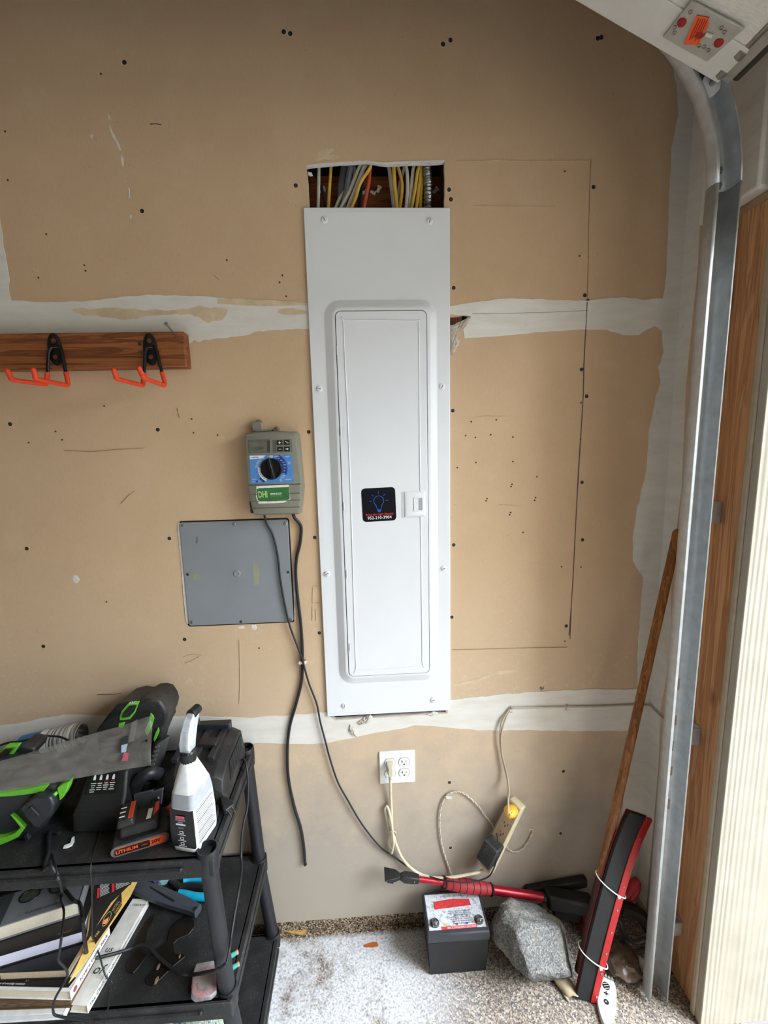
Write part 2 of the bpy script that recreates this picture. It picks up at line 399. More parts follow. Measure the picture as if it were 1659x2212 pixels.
# thin cable stapled down the jamb board
pts = [Wx(u, v, .845) for u, v in ((1592, 450), (1585, 560), (1579, 650), (1567, 715), (1569, 735), (1563, 790), (1555, 850), (1548, 930))]
b = B(); b.tube(pts, .0022, 6, 4); tag(b.obj('thin_cable', M('cable_beige', (176, 150, 120), .6)), 'thin beige wire running down the brown jamb board behind the track', 'wire')
# ------------------------------------------------------------------ joint compound bands (thin, slightly proud, feathered ragged outline)
def skin(name, px, mat, parent, y=-.0008, amp=.003, step=.012, seed=1, th=.0009, plane=None):
    pts = [Wy(u, v, 0.) for u, v in px]; pts = jag(pts, step, amp, seed)
    pts = [Vector((min(p.x, XR-.0002), y, p.z)) for p in pts]
    b = B(); b.prism(pts, (0, th, 0)); return b.obj(name, mat, parent, smooth=0)
ul = [(-60, 470), (0, 472), (6, 520), (14, 560), (20, 605), (22, 640), (25, 650), (60, 651), (100, 652), (165, 652), (195, 650), (230, 645), (280, 640), (330, 637), (380, 639), (440, 641), (490, 643), (475, 647), (470, 655), (500, 657), (560, 660), (600, 658), (640, 655), (680, 660), (680, 710), (640, 713), (600, 712), (560, 715), (530, 725), (480, 730), (440, 733), (430, 740), (420, 735), (405, 748), (300, 752), (150, 755), (-60, 760)]
skin('joint_compound', ul, COMP, wall_back, seed=1)
PAPER = M('tape_paper_patch', (214, 194, 160), .85, var=.14, scale=30)
skin('paper_patch', [(155, 670), (230, 665), (300, 668), (380, 671), (430, 662), (490, 668), (482, 690), (450, 697), (430, 686), (400, 678), (330, 683), (270, 691), (200, 682)], PAPER, wall_back, -.0012, .004, .01, 9)
skin('paper_patch', [(470, 646), (500, 645), (560, 648), (620, 650), (664, 655), (664, 660), (560, 661), (500, 658), (470, 656)], PAPER, wall_back, -.0012, .002, .01, 11)
skin('paper_patch', [(600, 668), (640, 666), (664, 672), (664, 678), (630, 681), (600, 676)], PAPER, wall_back, -.0012, .003, .01, 12)
ur = [(940, 664), (985, 660), (1010, 655), (1040, 650), (1080, 646), (1140, 646), (1200, 648), (1265, 650), (1300, 645), (1340, 643), (1390, 647), (1432, 645), (1438, 606), (1442, 516), (1445, 425), (1452, 310), (1466, 250), (1462, 180), (1450, 130), (1440, 60), (1436, -60), (1560, -60), (1530, 300), (1490, 700), (1450, 1100), (1420, 1500), (1376, 1500), (1377, 1413), (1384, 1310), (1389, 1248), (1367, 1210), (1367, 1162), (1377, 1093), (1395, 1018), (1403, 925), (1417, 856), (1427, 825), (1420, 794), (1434, 760), (1430, 715), (1415, 705), (1400, 710), (1380, 725), (1345, 725), (1310, 712), (1265, 712), (1200, 715), (1120, 722), (1060, 727), (1004, 731), (1000, 712), (1018, 688), (1016, 682), (985, 680), (940, 680)]
skin('joint_compound', ur, COMP, wall_back, -.0010, seed=2, amp=.0022)
lo1 = [(-60, 1590), (0, 1566), (40, 1563), (68, 1556), (138, 1543), (200, 1545), (300, 1547), (350, 1548), (440, 1548), (540, 1550), (600, 1545), (640, 1543), (706, 1538), (712, 1548), (724, 1556), (781, 1552), (805, 1551), (900, 1545), (966, 1541), (967, 1513), (1000, 1508), (1080, 1500), (1140, 1495), (1200, 1492), (1290, 1488), (1440, 1488), (1432, 1578), (1300, 1578), (1220, 1578), (1140, 1577), (1040, 1577), (980, 1573), (912, 1566), (895, 1567), (860, 1575), (800, 1585), (770, 1592), (700, 1605), (640, 1607), (560, 1604), (400, 1630), (-60, 1690)]
skin('joint_compound', lo1, COMP, wall_back, -.0013, seed=4, amp=.002)
low = [(1376, 1570), (1440, 1565), (1400, 1900), (1385, 2010), (1290, 1985), (1330, 1850), (1352, 1700)]
skin('joint_compound', low, COMP, wall_back, -.0006, .004, .015, 14)
# corner compound on the return wall
cp = [Vector((XR-.0008, y, z)) for y, z in ((0, .06), (-.055, .06), (-.06, .6), (-.05, .8), (-.075, 1.0), (-.05, 1.25), (-.065, 1.5), (-.05, 1.8), (-.06, 2.1), (-.05, 2.3), (-.06, 2.7), (0, 2.7))]
b = B(); b.prism(cp, (.0009, 0, 0)); b.obj('joint_compound', COMP, wall_right, smooth=0)
# torn paper and plaster crumbs round the cover
def blob(name, px, mat, th=.006, seed=0, amp=.002, parent=None):
    pts = jag([Wy(u, v) for u, v in px], .004, amp, seed); c = sum(pts, Vector())/len(pts)
    l0 = [Vector((p.x, -.0005, p.z)) for p in pts]
    l1 = [Vector((p.x*.75+c.x*.25, -th*(.6+.5*mnoise.noise(p*90)), p.z*.75+c.z*.25)) for p in pts]
    l2 = [Vector((p.x*.35+c.x*.65, -th*(.8+.7*mnoise.noise(p*130)), p.z*.35+c.z*.65)) for p in pts]
    b = B(); b.loft([l0, l1, l2], True, False, True); return b.obj(name, mat, parent or wall_back, smooth=0)
blob('torn_paper', [(974, 703), (990, 698), (1003, 690), (1018, 684), (1018, 690), (1004, 702), (992, 712), (980, 730), (978, 745), (974, 760)], TORN, .006, 3)
blob('torn_paper', [(974, 735), (985, 722), (992, 738), (985, 755), (975, 772)], TORN, .005, 4)
blob('plaster_crumb', [(786, 1548), (800, 1543), (805, 1549), (800, 1560), (785, 1562), (772, 1566), (768, 1560)], TORN, .009, 6)
blob('plaster_crumb', [(755, 1562), (766, 1566), (770, 1582), (773, 1592), (760, 1588), (752, 1578)], TORN, .007, 7)
blob('plaster_crumb', [(920, 1542), (935, 1537), (948, 1540), (930, 1547)], GYP, .006, 8)
blob('torn_paper', [(661, 357), (700, 352), (790, 347), (832, 352), (900, 348), (960, 346), (960, 350), (897, 352), (832, 356), (789, 351), (704, 354.5), (664, 361)], GYP, .0012, 10, .0008)
blob('plaster_crumb', [(665, 370), (672, 372), (676, 380), (670, 382), (665, 378)], GYP, .004, 12)
for px, s in (([(232, 245), (236, 258), (239, 259), (235, 246)], 1), ([(238, 270), (243, 283), (250, 297), (258, 312), (263, 325), (259, 326), (251, 310), (244, 297), (238, 282), (236, 272)], 2), ([(262, 333), (266, 340), (268, 352), (267, 360), (263, 356), (261, 344)], 3), ([(277, 405), (281, 408), (281, 428), (278, 428)], 4), ([(195, 292), (202, 290), (200, 299), (196, 298)], 5), ([(281, 464), (285, 466), (284, 473), (281, 472)], 6), ([(291, 650), (294, 650), (296, 680), (296, 705), (292, 700)], 7), ([(160, 1242), (168, 1243), (173, 1252), (168, 1260), (160, 1258), (157, 1250)], 8), ([(513, 1354), (528, 1352), (527, 1358), (516, 1358)], 9), ([(543, 1350), (553, 1349), (556, 1357), (551, 1361), (544, 1359)], 10), ([(977, 1478), (1030, 1466), (1075, 1450), (1118, 1446), (1120, 1450), (1080, 1456), (1030, 1473), (980, 1484)], 13)):
    blob('scuff', px, GYP if s not in (13,) else PAPER, .0012, s, .0006)
blob('scuff', [(688, 330), (700, 322), (720, 322), (712, 334), (738, 338), (730, 345), (700, 344), (684, 348)], PAPER, .0006, 21, .003)
# dark pencil / saw lines of the re-hung drywall patch, and fine scratches
LINE = M('marker_line', (96, 82, 84), .8); LINE2 = M('saw_line', (150, 122, 92), .85); LINE3 = M('raised_cut', (206, 178, 144), .85)
def stroke(name, px, wpx, mat, y=-.0016):
    P = [Wy(u, v) for u, v in px]; w = wpx*.00068; l = []; r = []
    for i, p in enumerate(P):
        t = P[min(i+1, len(P)-1)]-P[max(i-1, 0)]; n = Vector((-t.z, 0, t.x)).normalized(); ww = w*(1+.5*mnoise.noise(p*40))
        l.append(p+n*ww); r.append(p-n*ww)
    loop = [Vector((p.x, y, p.z)) for p in l+r[::-1]]
    b = B(); b.prism(loop, (0, .0012, 0)); return b.obj(name, mat, wall_back, smooth=0)
stroke('cut_line', [(1276, 345), (1275, 370), (1273, 420), (1271, 500), (1270, 580), (1268, 645)], 1.0, LINE2)
stroke('cut_line', [(1268, 652), (1266, 690), (1264, 730), (1261, 790), (1260, 850), (1255, 930), (1250, 1010), (1245, 1100), (1240, 1200), (1237, 1260), (1233, 1320), (1229, 1372)], 1.6, LINE)
stroke('cut_line', [(1234, 1310), (1233, 1340), (1231, 1380)], 1.0, LINE)
stroke('cut_line', [(984, 350), (1040, 348), (1080, 346), (1110, 348), (1190, 349), (1273, 347)], 1.1, LINE3)
stroke('cut_line', [(976, 1403), (1040, 1402), (1100, 1400), (1160, 1399), (1225, 1398)], .6, LINE2)
stroke('cut_line', [(1020, 678), (1100, 677), (1180, 675), (1270, 671)], .7, LINE2)
stroke('cut_line', [(1020, 445), (1080, 446), (1200, 447)], .8, LINE3)
stroke('scratch', [(324, 269), (337, 268), (349, 270)], .9, LINE); stroke('scratch', [(462, 594), (468, 600), (473, 605)], .5, LINE)
stroke('scratch', [(139, 973), (200, 976), (250, 971), (310, 968)], .5, LINE2); stroke('scratch', [(262, 1088), (278, 1070), (292, 1060)], .5, LINE2)
stroke('scratch', [(383, 882), (388, 903)], .4, LINE2); stroke('scratch', [(676, 1268), (675, 1302), (691, 1302)], .5, LINE3)
stroke('scratch', [(675, 1266), (692, 1265)], .5, LINE3); stroke('scratch', [(675, 1310), (675, 1340)], .5, LINE3); stroke('scratch', [(682, 1315), (683, 1341)], .5, LINE3)
stroke('scratch', [(517, 1382), (518, 1420), (519, 1480), (517, 1520)], .3, LINE3); stroke('scratch', [(1018, 902), (1050, 898), (1094, 900)], .6, LINE3)
stroke('scratch', [(1078, 1090), (1100, 1091), (1124, 1093)], .8, LINE3); stroke('scratch', [(210, 1500), (250, 1499), (262, 1497)], .9, LINE)
stroke('scratch', [(395, 1420), (405, 1415), (420, 1412), (436, 1415)], .9, M('rust_smear', (186, 146, 112), .8)); stroke('scratch', [(400, 1432), (412, 1428), (430, 1418)], 1.2, MATS['rust_smear'])
# drywall screws and old holes
b = B(); b.lathe((0, 0, 0), (0, -1, 0), [(-.002, .0056), (.0006, .0056), (.0009, .0040), (.0007, .0018)], 14); b.cur = 1
b.lathe((0, 0, 0), (0, -1, 0), [(-.001, .0075), (.0003, .0072), (.0004, .0056)], 14)
scr = None
for u, v in [(613, 69), (627, 73), (269, 135), (307, 456), (639, 401), (957, 96), (973, 87), (1299, 81), (1291, 83), (341, 928), (22, 916), (366, 1163), (58, 1185), (94, 1396), (399, 1381), (667, 933), (680, 1161), (690, 1367), (1282, 404), (1263, 638), (1270, 650), (1256, 798), (1267, 856), (1257, 1042), (1258, 1166), (1223, 1352), (978, 887), (980, 1177), (976, 1333), (970, 410), (974, 431), (980, 622), (1217, 1666), (1211, 1800), (971, 1690), (973, 1831)]:
    p = Wy(u, v)
    if scr is None: scr = b.obj('drywall_screw', [DKSTEEL, PAPER], wall_back, origin=V(0, 0, 0)); place(scr, p, wall_back)
    else: dup(scr, p, wall_back)
b = B(); b.lathe((0, 0, 0), (0, -1, 0), [(-.001, .0026), (.0007, .0024), (.0004, .0008)], 9); hol = None
HOLEM = M('old_nail_hole', (70, 54, 42), .9)
for u, v in [(1018, 911), (1072, 907), (1006, 941), (1027, 945), (1060, 939), (1108, 944), (1028, 999), (1108, 997), (1106, 1046), (1104, 1051), (1052, 1077), (1050, 1082), (1157, 1075), (1155, 1081), (1103, 1107), (1101, 1112), (1255, 1225), (1213, 1224), (83, 600), (182, 573), (185, 585), (11, 284), (17, 389), (218, 160), (100, 506), (604, 610), (610, 595), (618, 640), (617, 654), (641, 688), (490, 562), (225, 877), (62, 956), (120, 932), (134, 950), (414, 905), (418, 935), (470, 940), (1160, 1030), (1254, 950), (1220, 1385), (988, 1010), (1220, 370), (1252, 553), (560, 1400), (230, 1300), (1130, 1150), (1255, 870)]:
    p = Wy(u, v); p.x += .0
    if hol is None: hol = b.obj('nail_hole', HOLEM, wall_back, origin=V(0, 0, 0)); place(hol, p, wall_back)
    else: dup(hol, p, wall_back)
# ================================================================== cables in the opening above the cover
def cc(x, y): return (620+x/4.1475, 300+y/4.1475)
WHT = M('cable_white', (206, 200, 186), .55); YEL = M('cable_yellow', (214, 176, 74), .5); GRY = M('cable_grey', (112, 116, 120), .5); BLK = M('cable_black', (34, 34, 36), .5); ORG = M('cable_orange', (206, 92, 60), .5)
cab = [('white cable, leftmost in the opening above the panel cover', WHT, .0045, .035, [(286, 225), (285, 270), (283, 430), (278, 640)]),
 ('thin black cable slanting beside the leftmost white cable in the opening', BLK, .004, .05, [(235, 270), (255, 330), (310, 450), (345, 640)]),
 ('single yellow cable left of the grey cables in the opening', YEL, .0045, .04, [(394, 225), (393, 260), (380, 450), (370, 640)]),
 ('thick dark grey service cable in the opening', GRY, .011, .06, [(525, 225), (515, 270), (495, 400), (480, 640)]),
 ('second grey cable with pale sheen beside the thick one', GRY, .008, .040, [(570, 225), (556, 320), (540, 430), (500, 640)]),
 ('upper of the slanting white cables left of centre', WHT, .005, .035, [(662, 225), (640, 270), (560, 470), (470, 640)]),
 ('lower slanting white cable next to the yellow one', WHT, .0055, .03, [(705, 225), (685, 265), (625, 420), (535, 640)]),
 ('shortest slanting white cable at lower left of the bundle', WHT, .0045, .045, [(600, 360), (540, 440), (470, 540), (430, 640)]),
 ('yellow cable slanting beside the orange cable', YEL, .0045, .018, [(750, 225), (728, 285), (655, 400), (610, 540), (565, 640)]),
 ('black cable hanging behind the slanting yellow cable', BLK, .005, .06, [(690, 300), (665, 430), (648, 640)]),
 ('orange cable near the middle of the opening', ORG, .0048, .040, [(742, 225), (741, 300), (732, 400), (700, 560), (686, 640)]),
 ('grey-white cable, leftmost of the right-hand bundle', WHT, .005, .045, [(905, 225), (918, 290), (938, 470), (960, 640)]),
 ('flat yellow cable, brightest of the right-hand bundle', YEL, .0055, .028, [(952, 225), (956, 270), (966, 450), (988, 640)]),
 ('ochre yellow cable bowing right in the right-hand bundle', YEL, .0048, .04, [(990, 225), (1005, 290), (1032, 430), (1008, 640)]),
 ('white cable crossing behind the yellow ones', WHT, .0045, .055, [(1055, 225), (1040, 290), (1000, 470), (985, 640)]),
 ('white cable in the middle of the right-hand bundle', WHT, .0048, .035, [(1062, 225), (1074, 290), (1080, 440), (1064, 640)]),
 ('white cable bending left beside the middle one', WHT, .0052, .04, [(1138, 225), (1128, 290), (1112, 460), (1096, 640)]),
 ('yellow cable slanting in front of the conduit bundle', YEL, .0045, .032, [(1182, 225), (1168, 300), (1145, 460), (1112, 640)]),
 ('yellow cable second from the metal conduit', YEL, .005, .04, [(1198, 225), (1196, 330), (1178, 460), (1156, 640)]),
 ('yellow cable touching the metal conduit', YEL, .005, .045, [(1212, 300), (1208, 420), (1198, 520), (1196, 640)])]
for lab, mt, r, y, px in cab:
    pts = [Wy(*cc(*q), y) for q in px]
    pts = [pts[0]+V(0, .012, .06)]+pts
    b = B(); b.tube(pts, r, 8, 5); tag(b.obj('cable', mt), lab, 'cable', 'cables in the wall opening')
b = B(); pts = catmull([Wy(*cc(*q), .035) for q in [(1250, 190), (1256, 300), (1266, 440), (1260, 640)]], 30)
rr = lambda t: .0115+.0016*math.sin(t*2*math.pi*19)
b.tube(pts, rr, 14, 1); tag(b.obj('metal_conduit', STEEL), 'ribbed silver flexible metal conduit at right of the opening', 'conduit')
for u, v, r in ((318, 460, .3), (770, 485, -.5), (820, 455, 1.1), (690, 482, .2), (1330, 465, .8)):
    c = Wy(*cc(u, v), .0835); ax = V(math.cos(r), 0, math.sin(r)); az = V(-math.sin(r), 0, math.cos(r))
    b = B(); b.obox(c, ax*.008, V(0, .002, 0), az*.004); b.obox(c+ax*.006+V(0, -.003, 0), ax*.002, V(0, .003, 0), az*.006); b.obj('staple', GYP, wall_back)
# ================================================================== electrical panel cover
PW = M('panel_white_paint', (232, 234, 236), .38, var=.015, scale=8, spec=.4)
cov = thing('panel_cover', 'tall white steel electrical panel cover with a hinged door on the tan wall', 'panel', (0, 0, Wy(840, 1541).z))
zt_, zb_ = 2.2259+.045, .7588+.045
X = lambda u, v: Wy(u, v, -.012)
def rl(x0, x1, z0, z1, r, y): return at_y(rrect((x0+x1)/2, (z0+z1)/2, (x1-x0)/2, (z1-z0)/2, r), y)
ox0, ox1 = X(695, 900).x+.006, X(946, 900).x
bx0, bx1, bz1, bz0 = Wy(697, 650, -.01).x, Wy(944.5, 660, -.01).x, Wy(820, 646, -.01).z, Wy(840, 1474, -.01).z
ix0, ix1, iz1, iz0 = Wy(718, 670, -.02).x, Wy(928, 680, -.02).x, Wy(820, 665, -.02).z, Wy(840, 1460, -.02).z
dx0, dx1, dz1, dz0 = Wy(724.5, 680, -.022).x, Wy(921, 690, -.022).x, Wy(820, 671.5, -.022).z, Wy(840, 1457, -.022).z
b = B(); e = .004
b.loft([rl(-.1955, .1955, zb_, zt_, .004, -.001), rl(-.1955, .1955, zb_, zt_, .004, -.0065), rl(-.1955+.0015, .1955-.0015, zb_+.0015, zt_-.0015, .004, -.008), rl(-.1955+.011, .1955-.011, zb_+.011, zt_-.011, .004, -.0082), rl(-.1955+.013, .1955-.013, zb_+.013, zt_-.013, .004, -.0092),
        rl(bx0, bx1, bz0, bz1, .045, -.0092), rl(bx0+.004, bx1-.004, bz0+.004, bz1-.004, .042, -.011), rl(ix0-.004, ix1+.004, iz0-.004, iz1+.004, .026, -.0195), rl(ix0, ix1, iz0, iz1, .024, -.021),
        rl(dx0-.0018, dx1+.0018, dz0-.0018, dz1+.0018, .016, -.021), rl(dx0-.0018, dx1+.0018, dz0-.0018, dz1+.0018, .016, -.014)], True, False, False)
# back side of the sheet so the cover has thickness
b.loft([rl(-.1955, .1955, zb_, zt_, .004, -.001), rl(bx0, bx1, bz0, bz1, .045, -.0080), rl(ix0, ix1, iz0, iz1, .024, -.0195), rl(dx0-.0018, dx1+.0018, dz0-.0018, dz1+.0018, .016, -.014)], True, False, False)
cpl = b.obj('cover_plate', PW, cov, smooth=28)
wn = cpl.modifiers.new('weighted', 'WEIGHTED_NORMAL'); wn.keep_sharp = True; wn.weight = 100
db = B(); db.loft([rl(dx0, dx1, dz0, dz1, .015, -.0145), rl(dx0, dx1, dz0, dz1, .015, -.0215), rl(dx0+.001, dx1-.001, dz0+.001, dz1-.001, .014, -.0224)])
door = db.obj('panel_door', PW, cov, smooth=28)
wn = door.modifiers.new('weighted', 'WEIGHTED_NORMAL'); wn.keep_sharp = True; wn.weight = 100
# pressed bead on the door running round the latch
e_px = [(742, 700), (748, 692), (895, 693), (904, 700), (905.5, 800), (907, 1000), (908, 1058), (905, 1062), (872, 1063), (870, 1068), (870, 1112), (873, 1117), (905, 1117), (908.5, 1121), (911, 1300), (912, 1430), (908, 1437), (776, 1446), (769, 1440), (763, 1250), (757, 1050), (750, 880)]
b = B(); b.tube([Wy(u, v, -.0224) for u, v in e_px], .0017, 8, 3, True); b.obj('pressed_bead', PW, door)
# latch
lc = Wy(896, 1089, -.0235); lx, lz = .030, .037
b = B(); b.loft([at_y(rrect(lc.x, lc.z, lx, lz, .002), -.022), at_y(rrect(lc.x, lc.z, lx-.001, lz-.001, .002), -.026), at_y(rrect(lc.x+.001, lc.z, lx-.005, lz-.005, .002), -.0275)])
latch = b.obj('latch', PW, door)
b = B(); rx = lc.x+.010
b.loft([at_y(rrect(rx, lc.z, .0135, .020, .002), -.0274), at_y(rrect(rx, lc.z, .0135, .020, .002), -.0290), at_y(rrect(rx, lc.z, .0112, .0175, .002), -.0290), at_y(rrect(rx, lc.z, .0112, .0175, .002), -.0276)], True, False, True); b.obj('latch_frame', PW, latch)
b = B(); b.box((rx+.002, -.0284, lc.z-.0172), (rx+.0108, -.0276, lc.z+.0172)); b.obj('latch_slot', M('latch_shadow_grey', (170, 172, 174), .5), latch)
hg = None
for u, v in ((728.5, 757), (736.5, 931), (743.5, 1094), (749, 1240), (756, 1398)):
    p = Wy(u, v, -.0226)
    if hg is None:
        b = B(); b.cyl((0, 0, -.0115), (0, 0, .0115), .0021, n=10); b.box((0, .0002, -.0115), (.0055, .0015, .0115)); hg = b.obj('hinge', PW, door, origin=V(0, 0, 0)); place(hg, p, door)
    else: dup(hg, p, door)
sc = None
for i, (u, v) in enumerate(((701, 475), (928, 478), (690, 840), (955, 835), (707, 1239), (958, 1228), (744, 1524), (936, 1512))):
    p = Wy(u, v, -.0092); a = (2.1, 1.3, .1, 1.1, .5, .2, 1.35, .0)[i]
    b = B(); b.lathe(p, (0, -1, 0), [(0, .0092), (.0012, .0092), (.003, .0072), (.0036, .004), (.0037, .001)], 18); b.cur = 1
    b.obox(p+V(0, -.0037, 0), V(math.cos(a), 0, math.sin(a))*.0048, V(0, .0003, 0), V(-math.sin(a), 0, math.cos(a))*.0009)
    b.obj('screw', [PW, M('screw_slot', (96, 92, 88), .7)], cov)
# electrician's sticker
sx, sz = Wy(818.5, 1090, -.0228).x, Wy(818.5, 1090, -.0228).z; a = math.radians(1.5)
xa, za = V(math.cos(a), 0, math.sin(a)), V(-math.sin(a), 0, math.cos(a)); hs = .049
def st(x, z, y=-.0233): return V(sx, y, sz)+xa*x+za*z
b = B(); b.prism([st(x, z, -.0226) for x, z in rrect(0, 0, hs, hs, .011)], (0, -.0005, 0)); stk = tag(b.obj('sticker', M('sticker_black', (14, 16, 24), .3)), 'black rounded square sticker with a blue light bulb on the panel door', 'sticker')
BLU = M('print_blue', (42, 104, 206), .4); RED = M('print_red', (206, 52, 52), .4); WHP = M('print_white', (236, 236, 236), .4)
def flat_line(pts, w, mat, par, nm='print_line'):
    b = B()
    for p, q in zip(pts, pts[1:]):
        d = (q-p); n = V(-d.z, 0, d.x).normalized()*w; b.prism([p+n, q+n, q-n, p-n], (0, -.0002, 0))
    return b.obj(nm, mat, par, smooth=0)
arc = [st(.0145*math.cos(t), .011+.0145*math.sin(t)) for t in [math.radians(-50+280*i/20) for i in range(21)]]
flat_line([st(.006, -.014)]+[st(.0065, -.009)]+arc+[st(-.0065, -.009), st(-.006, -.014)], .0007, BLU, stk, 'bulb_outline')
for k, z in enumerate((-.0145, -.0168, -.0191)): flat_line([st(-.006+k*.0008, z), st(.006-k*.0008, z)], .0008, BLU, stk, 'bulb_base')
flat_line([st(-.003, -.0212), st(.003, -.0212)], .0008, BLU, stk, 'bulb_base')
for t in (0, 45, 90, 135, 180): c_, s_ = math.cos(math.radians(t)), math.sin(math.radians(t)); flat_line([st(.0205*c_, .011+.0205*s_), st(.0275*c_, .011+.0275*s_)], .0006, BLU, stk, 'bulb_ray')
text('Bring the Light Electric', .0088, RED, stk, st(0, -.0285), xa, za, align='CENTER', bold=.0002, shear=.15, sx=1.)
text('952-210-3904', .0125, WHP, stk, st(0, -.0385), xa, za, align='CENTER', bold=.0001)
# ================================================================== grey square box cover
GP = M('grey_enamel', (136, 140, 144), .42, var=.06, scale=7, spec=.35)
pc = [Wy(u, v, -.003) for u, v in ((389, 1127), (622, 1123.5), (634, 1344), (406, 1350))]
gx0, gx1 = (pc[0].x+pc[3].x)/2, (pc[1].x+pc[2].x)/2; gz1, gz0 = (pc[0].z+pc[1].z)/2, (pc[2].z+pc[3].z)/2
gp = thing('box_cover', 'grey square metal junction box cover below the sprinkler timer', 'cover plate', ((gx0+gx1)/2, 0, gz0))
b = B(); b.loft([rl(gx0-.004, gx1+.004, gz0-.004, gz1+.004, .009, .001), rl(gx0-.004, gx1+.004, gz0-.004, gz1+.004, .009, -.0006)]); b.obj('cut_gap', DARK, gp)
cxm, czm = Wy(512, 1239, -.005).x, Wy(512, 1239, -.005).z
b = B(); b.loft([rl(gx0, gx1, gz0, gz1, .008, 0), rl(gx0, gx1, gz0, gz1, .008, -.0035), rl(gx0+.0012, gx1-.0012, gz0+.0012, gz1-.0012, .007, -.0045)])
b.lathe(V(cxm, -.0042, czm), (0, -1, 0), [(0, .045), (.0004, .03), (.0012, .011), (.0026, .009), (.003, .006), (.002, .004), (.0022, .001)], 24)
gpl = b.obj('plate', GP, gp, smooth=25)
for u, v in ((395, 1135), (621-4.5, 1131), (414, 1344), (629, 1338), (506, 1132)):
    p = Wy(u, v, -.0045); b = B(); b.lathe(p, (0, -1, 0), [(0, .0048), (.0014, .0046), (.0022, .003), (.0016, .0012)], 12); b.obj('screw', STEEL, gp)
for u, v in ((405, 1241), (622, 1236), (520, 1343)):
    p = Wy(u, v, -.0046); b = B(); b.lathe(p, (0, -1, 0), [(0, .0042), (.0006, .0040), (.0002, .0028)], 12); b.obj('screw_hole', DKSTEEL, gp)
TAPE = M('dried_tape_residue', (150, 150, 126), .7)
def patch(px, y, mat, par, nm, th=.0003):
    pts = [Wy(u, v, y) for u, v in px]; b = B(); b.prism(pts, (0, -th, 0)); return b.obj(nm, mat, par, smooth=0)
patch([(546, 1216), (556, 1217), (560, 1240), (560, 1262), (549, 1264), (547, 1240)], -.0045, TAPE, gpl, 'tape_residue')
patch([(416, 1242), (428, 1239), (434, 1245), (428, 1254), (418, 1251)], -.0045, TAPE, gpl, 'tape_residue')
patch([(424, 1160), (427, 1158), (427, 1172), (423, 1174)], -.0045, M('rust_spot', (116, 104, 92), .8), gpl, 'rust_spot')
# rough pale rim of cut drywall left of and below the plate
skin('cut_rim', [(384, 1130), (389, 1128), (392, 1160), (398, 1220), (404, 1300), (408, 1348), (402, 1342), (396, 1280), (390, 1200), (385, 1150)], GYP, wall_back, -.0015, .0012, .006, 31)
skin('cut_rim', [(634, 1200), (637, 1198), (638, 1340), (636, 1346)], GYP, wall_back, -.0012, .0008, .006, 32)
# ================================================================== overhead door track
TX, TZ, TR = .757, 2.19, .40
def tp(s):
    """point and inward normal along the track centre line, s = height climbed from the floor"""
    if s < TZ: return V(TX, 0, s), V(-1, 0, 0)
    a = (s-TZ)/TR
    if a < math.pi/2: return V(TX-TR*(1-math.cos(a)), 0, TZ+TR*math.sin(a)), V(-math.cos(a), 0, -math.sin(a))
    return V(TX-TR-(s-TZ-TR*math.pi/2), 0, TZ+TR), V(0, 0, -1)
PROF = [(.019, -.2655), (.0245, -.264), (.0265, -.258), (.0265, -.243), (.024, -.233), (.017, -.2275), (.0, -.226), (-.017, -.2275), (-.0235, -.233), (-.026, -.243), (-.0265, -.262), (-.0265, -.272), (-.022, -.2735)]
trk = thing('door_track', 'galvanized steel garage door track curving overhead beside the jamb board', 'door track', (TX, -.245, 0))
def rail(name, ss):
    b = B(); loops = []
    for s in ss:
        p, n = tp(s); loops.append([p+n*o+V(0, y, 0) for o, y in PROF])
    b.loft(loops, False, False, False); o = b.obj(name, GALV, trk, smooth=40)
    so = o.modifiers.new('sheet', 'SOLIDIFY'); so.thickness = .0016; so.offset = 0; return o
rail('vertical_rail', [.012, .5, 1., 1.5, 2., TZ+.005])
arcS = [TZ+.0055+TR*math.pi/2*i/16 for i in range(17)]
rail('curved_rail', arcS+[TZ+TR*math.pi/2+.3, TZ+TR*math.pi/2+2.2])
SLOT = M('slot_shadow', (84, 62, 54), .8); SEEN = M('slot_wall_beyond', (178, 148, 122), .85)
for u, v0, v1, wd in ((1535.5, 529, 534, 2.6), (1533.5, 541, 560, 2.6), (1531.5, 568, 574, 2.6), (1489, 1107, 1118, 1.2), (1487.5, 1120, 1138, 1.5), (1487.5, 1143, 1149, 2.2), (1454, 1600, 1622, 1.6), (1450, 1624, 1628, 2), (1418, 2012, 2026, 1.5), (1416.5, 2028, 2031, 2), (1444, 1716, 1719, 1.8), (1460, 1460, 1463, 1.3), (1457.5, 1496, 1499, 1.3), (1456, 1518, 1521, 1.3), (1454.5, 1538, 1541, 1.3)):
    p0, p1 = Wy(u, v0, -.2285), Wy(u-(v1-v0)*.08, v1, -.2285); d = wd*.00085
    b = B(); b.prism([V(p0.x-d, -.2285, p0.z), V(p0.x+d, -.2285, p0.z), V(p1.x+d, -.2285, p1.z), V(p1.x-d, -.2285, p1.z)], (0, .0012, 0)); b.obj('slot', SLOT, trk, smooth=0)
for u, v0, v1 in ((1464.5, 1466, 1490), (1458, 1546, 1567), (1449, 1656, 1675), (1443.5, 1727, 1748)):
    p0, p1 = Wy(u, v0, -.2285), Wy(u-1.5, v1, -.2285); d = .0055
    b = B(); b.prism([V(p0.x-d, -.2285, p0.z), V(p0.x+d, -.2285, p0.z), V(p1.x+d, -.2285, p1.z), V(p1.x-d, -.2285, p1.z)], (0, .0012, 0)); b.obj('slot', SEEN, trk, smooth=0)
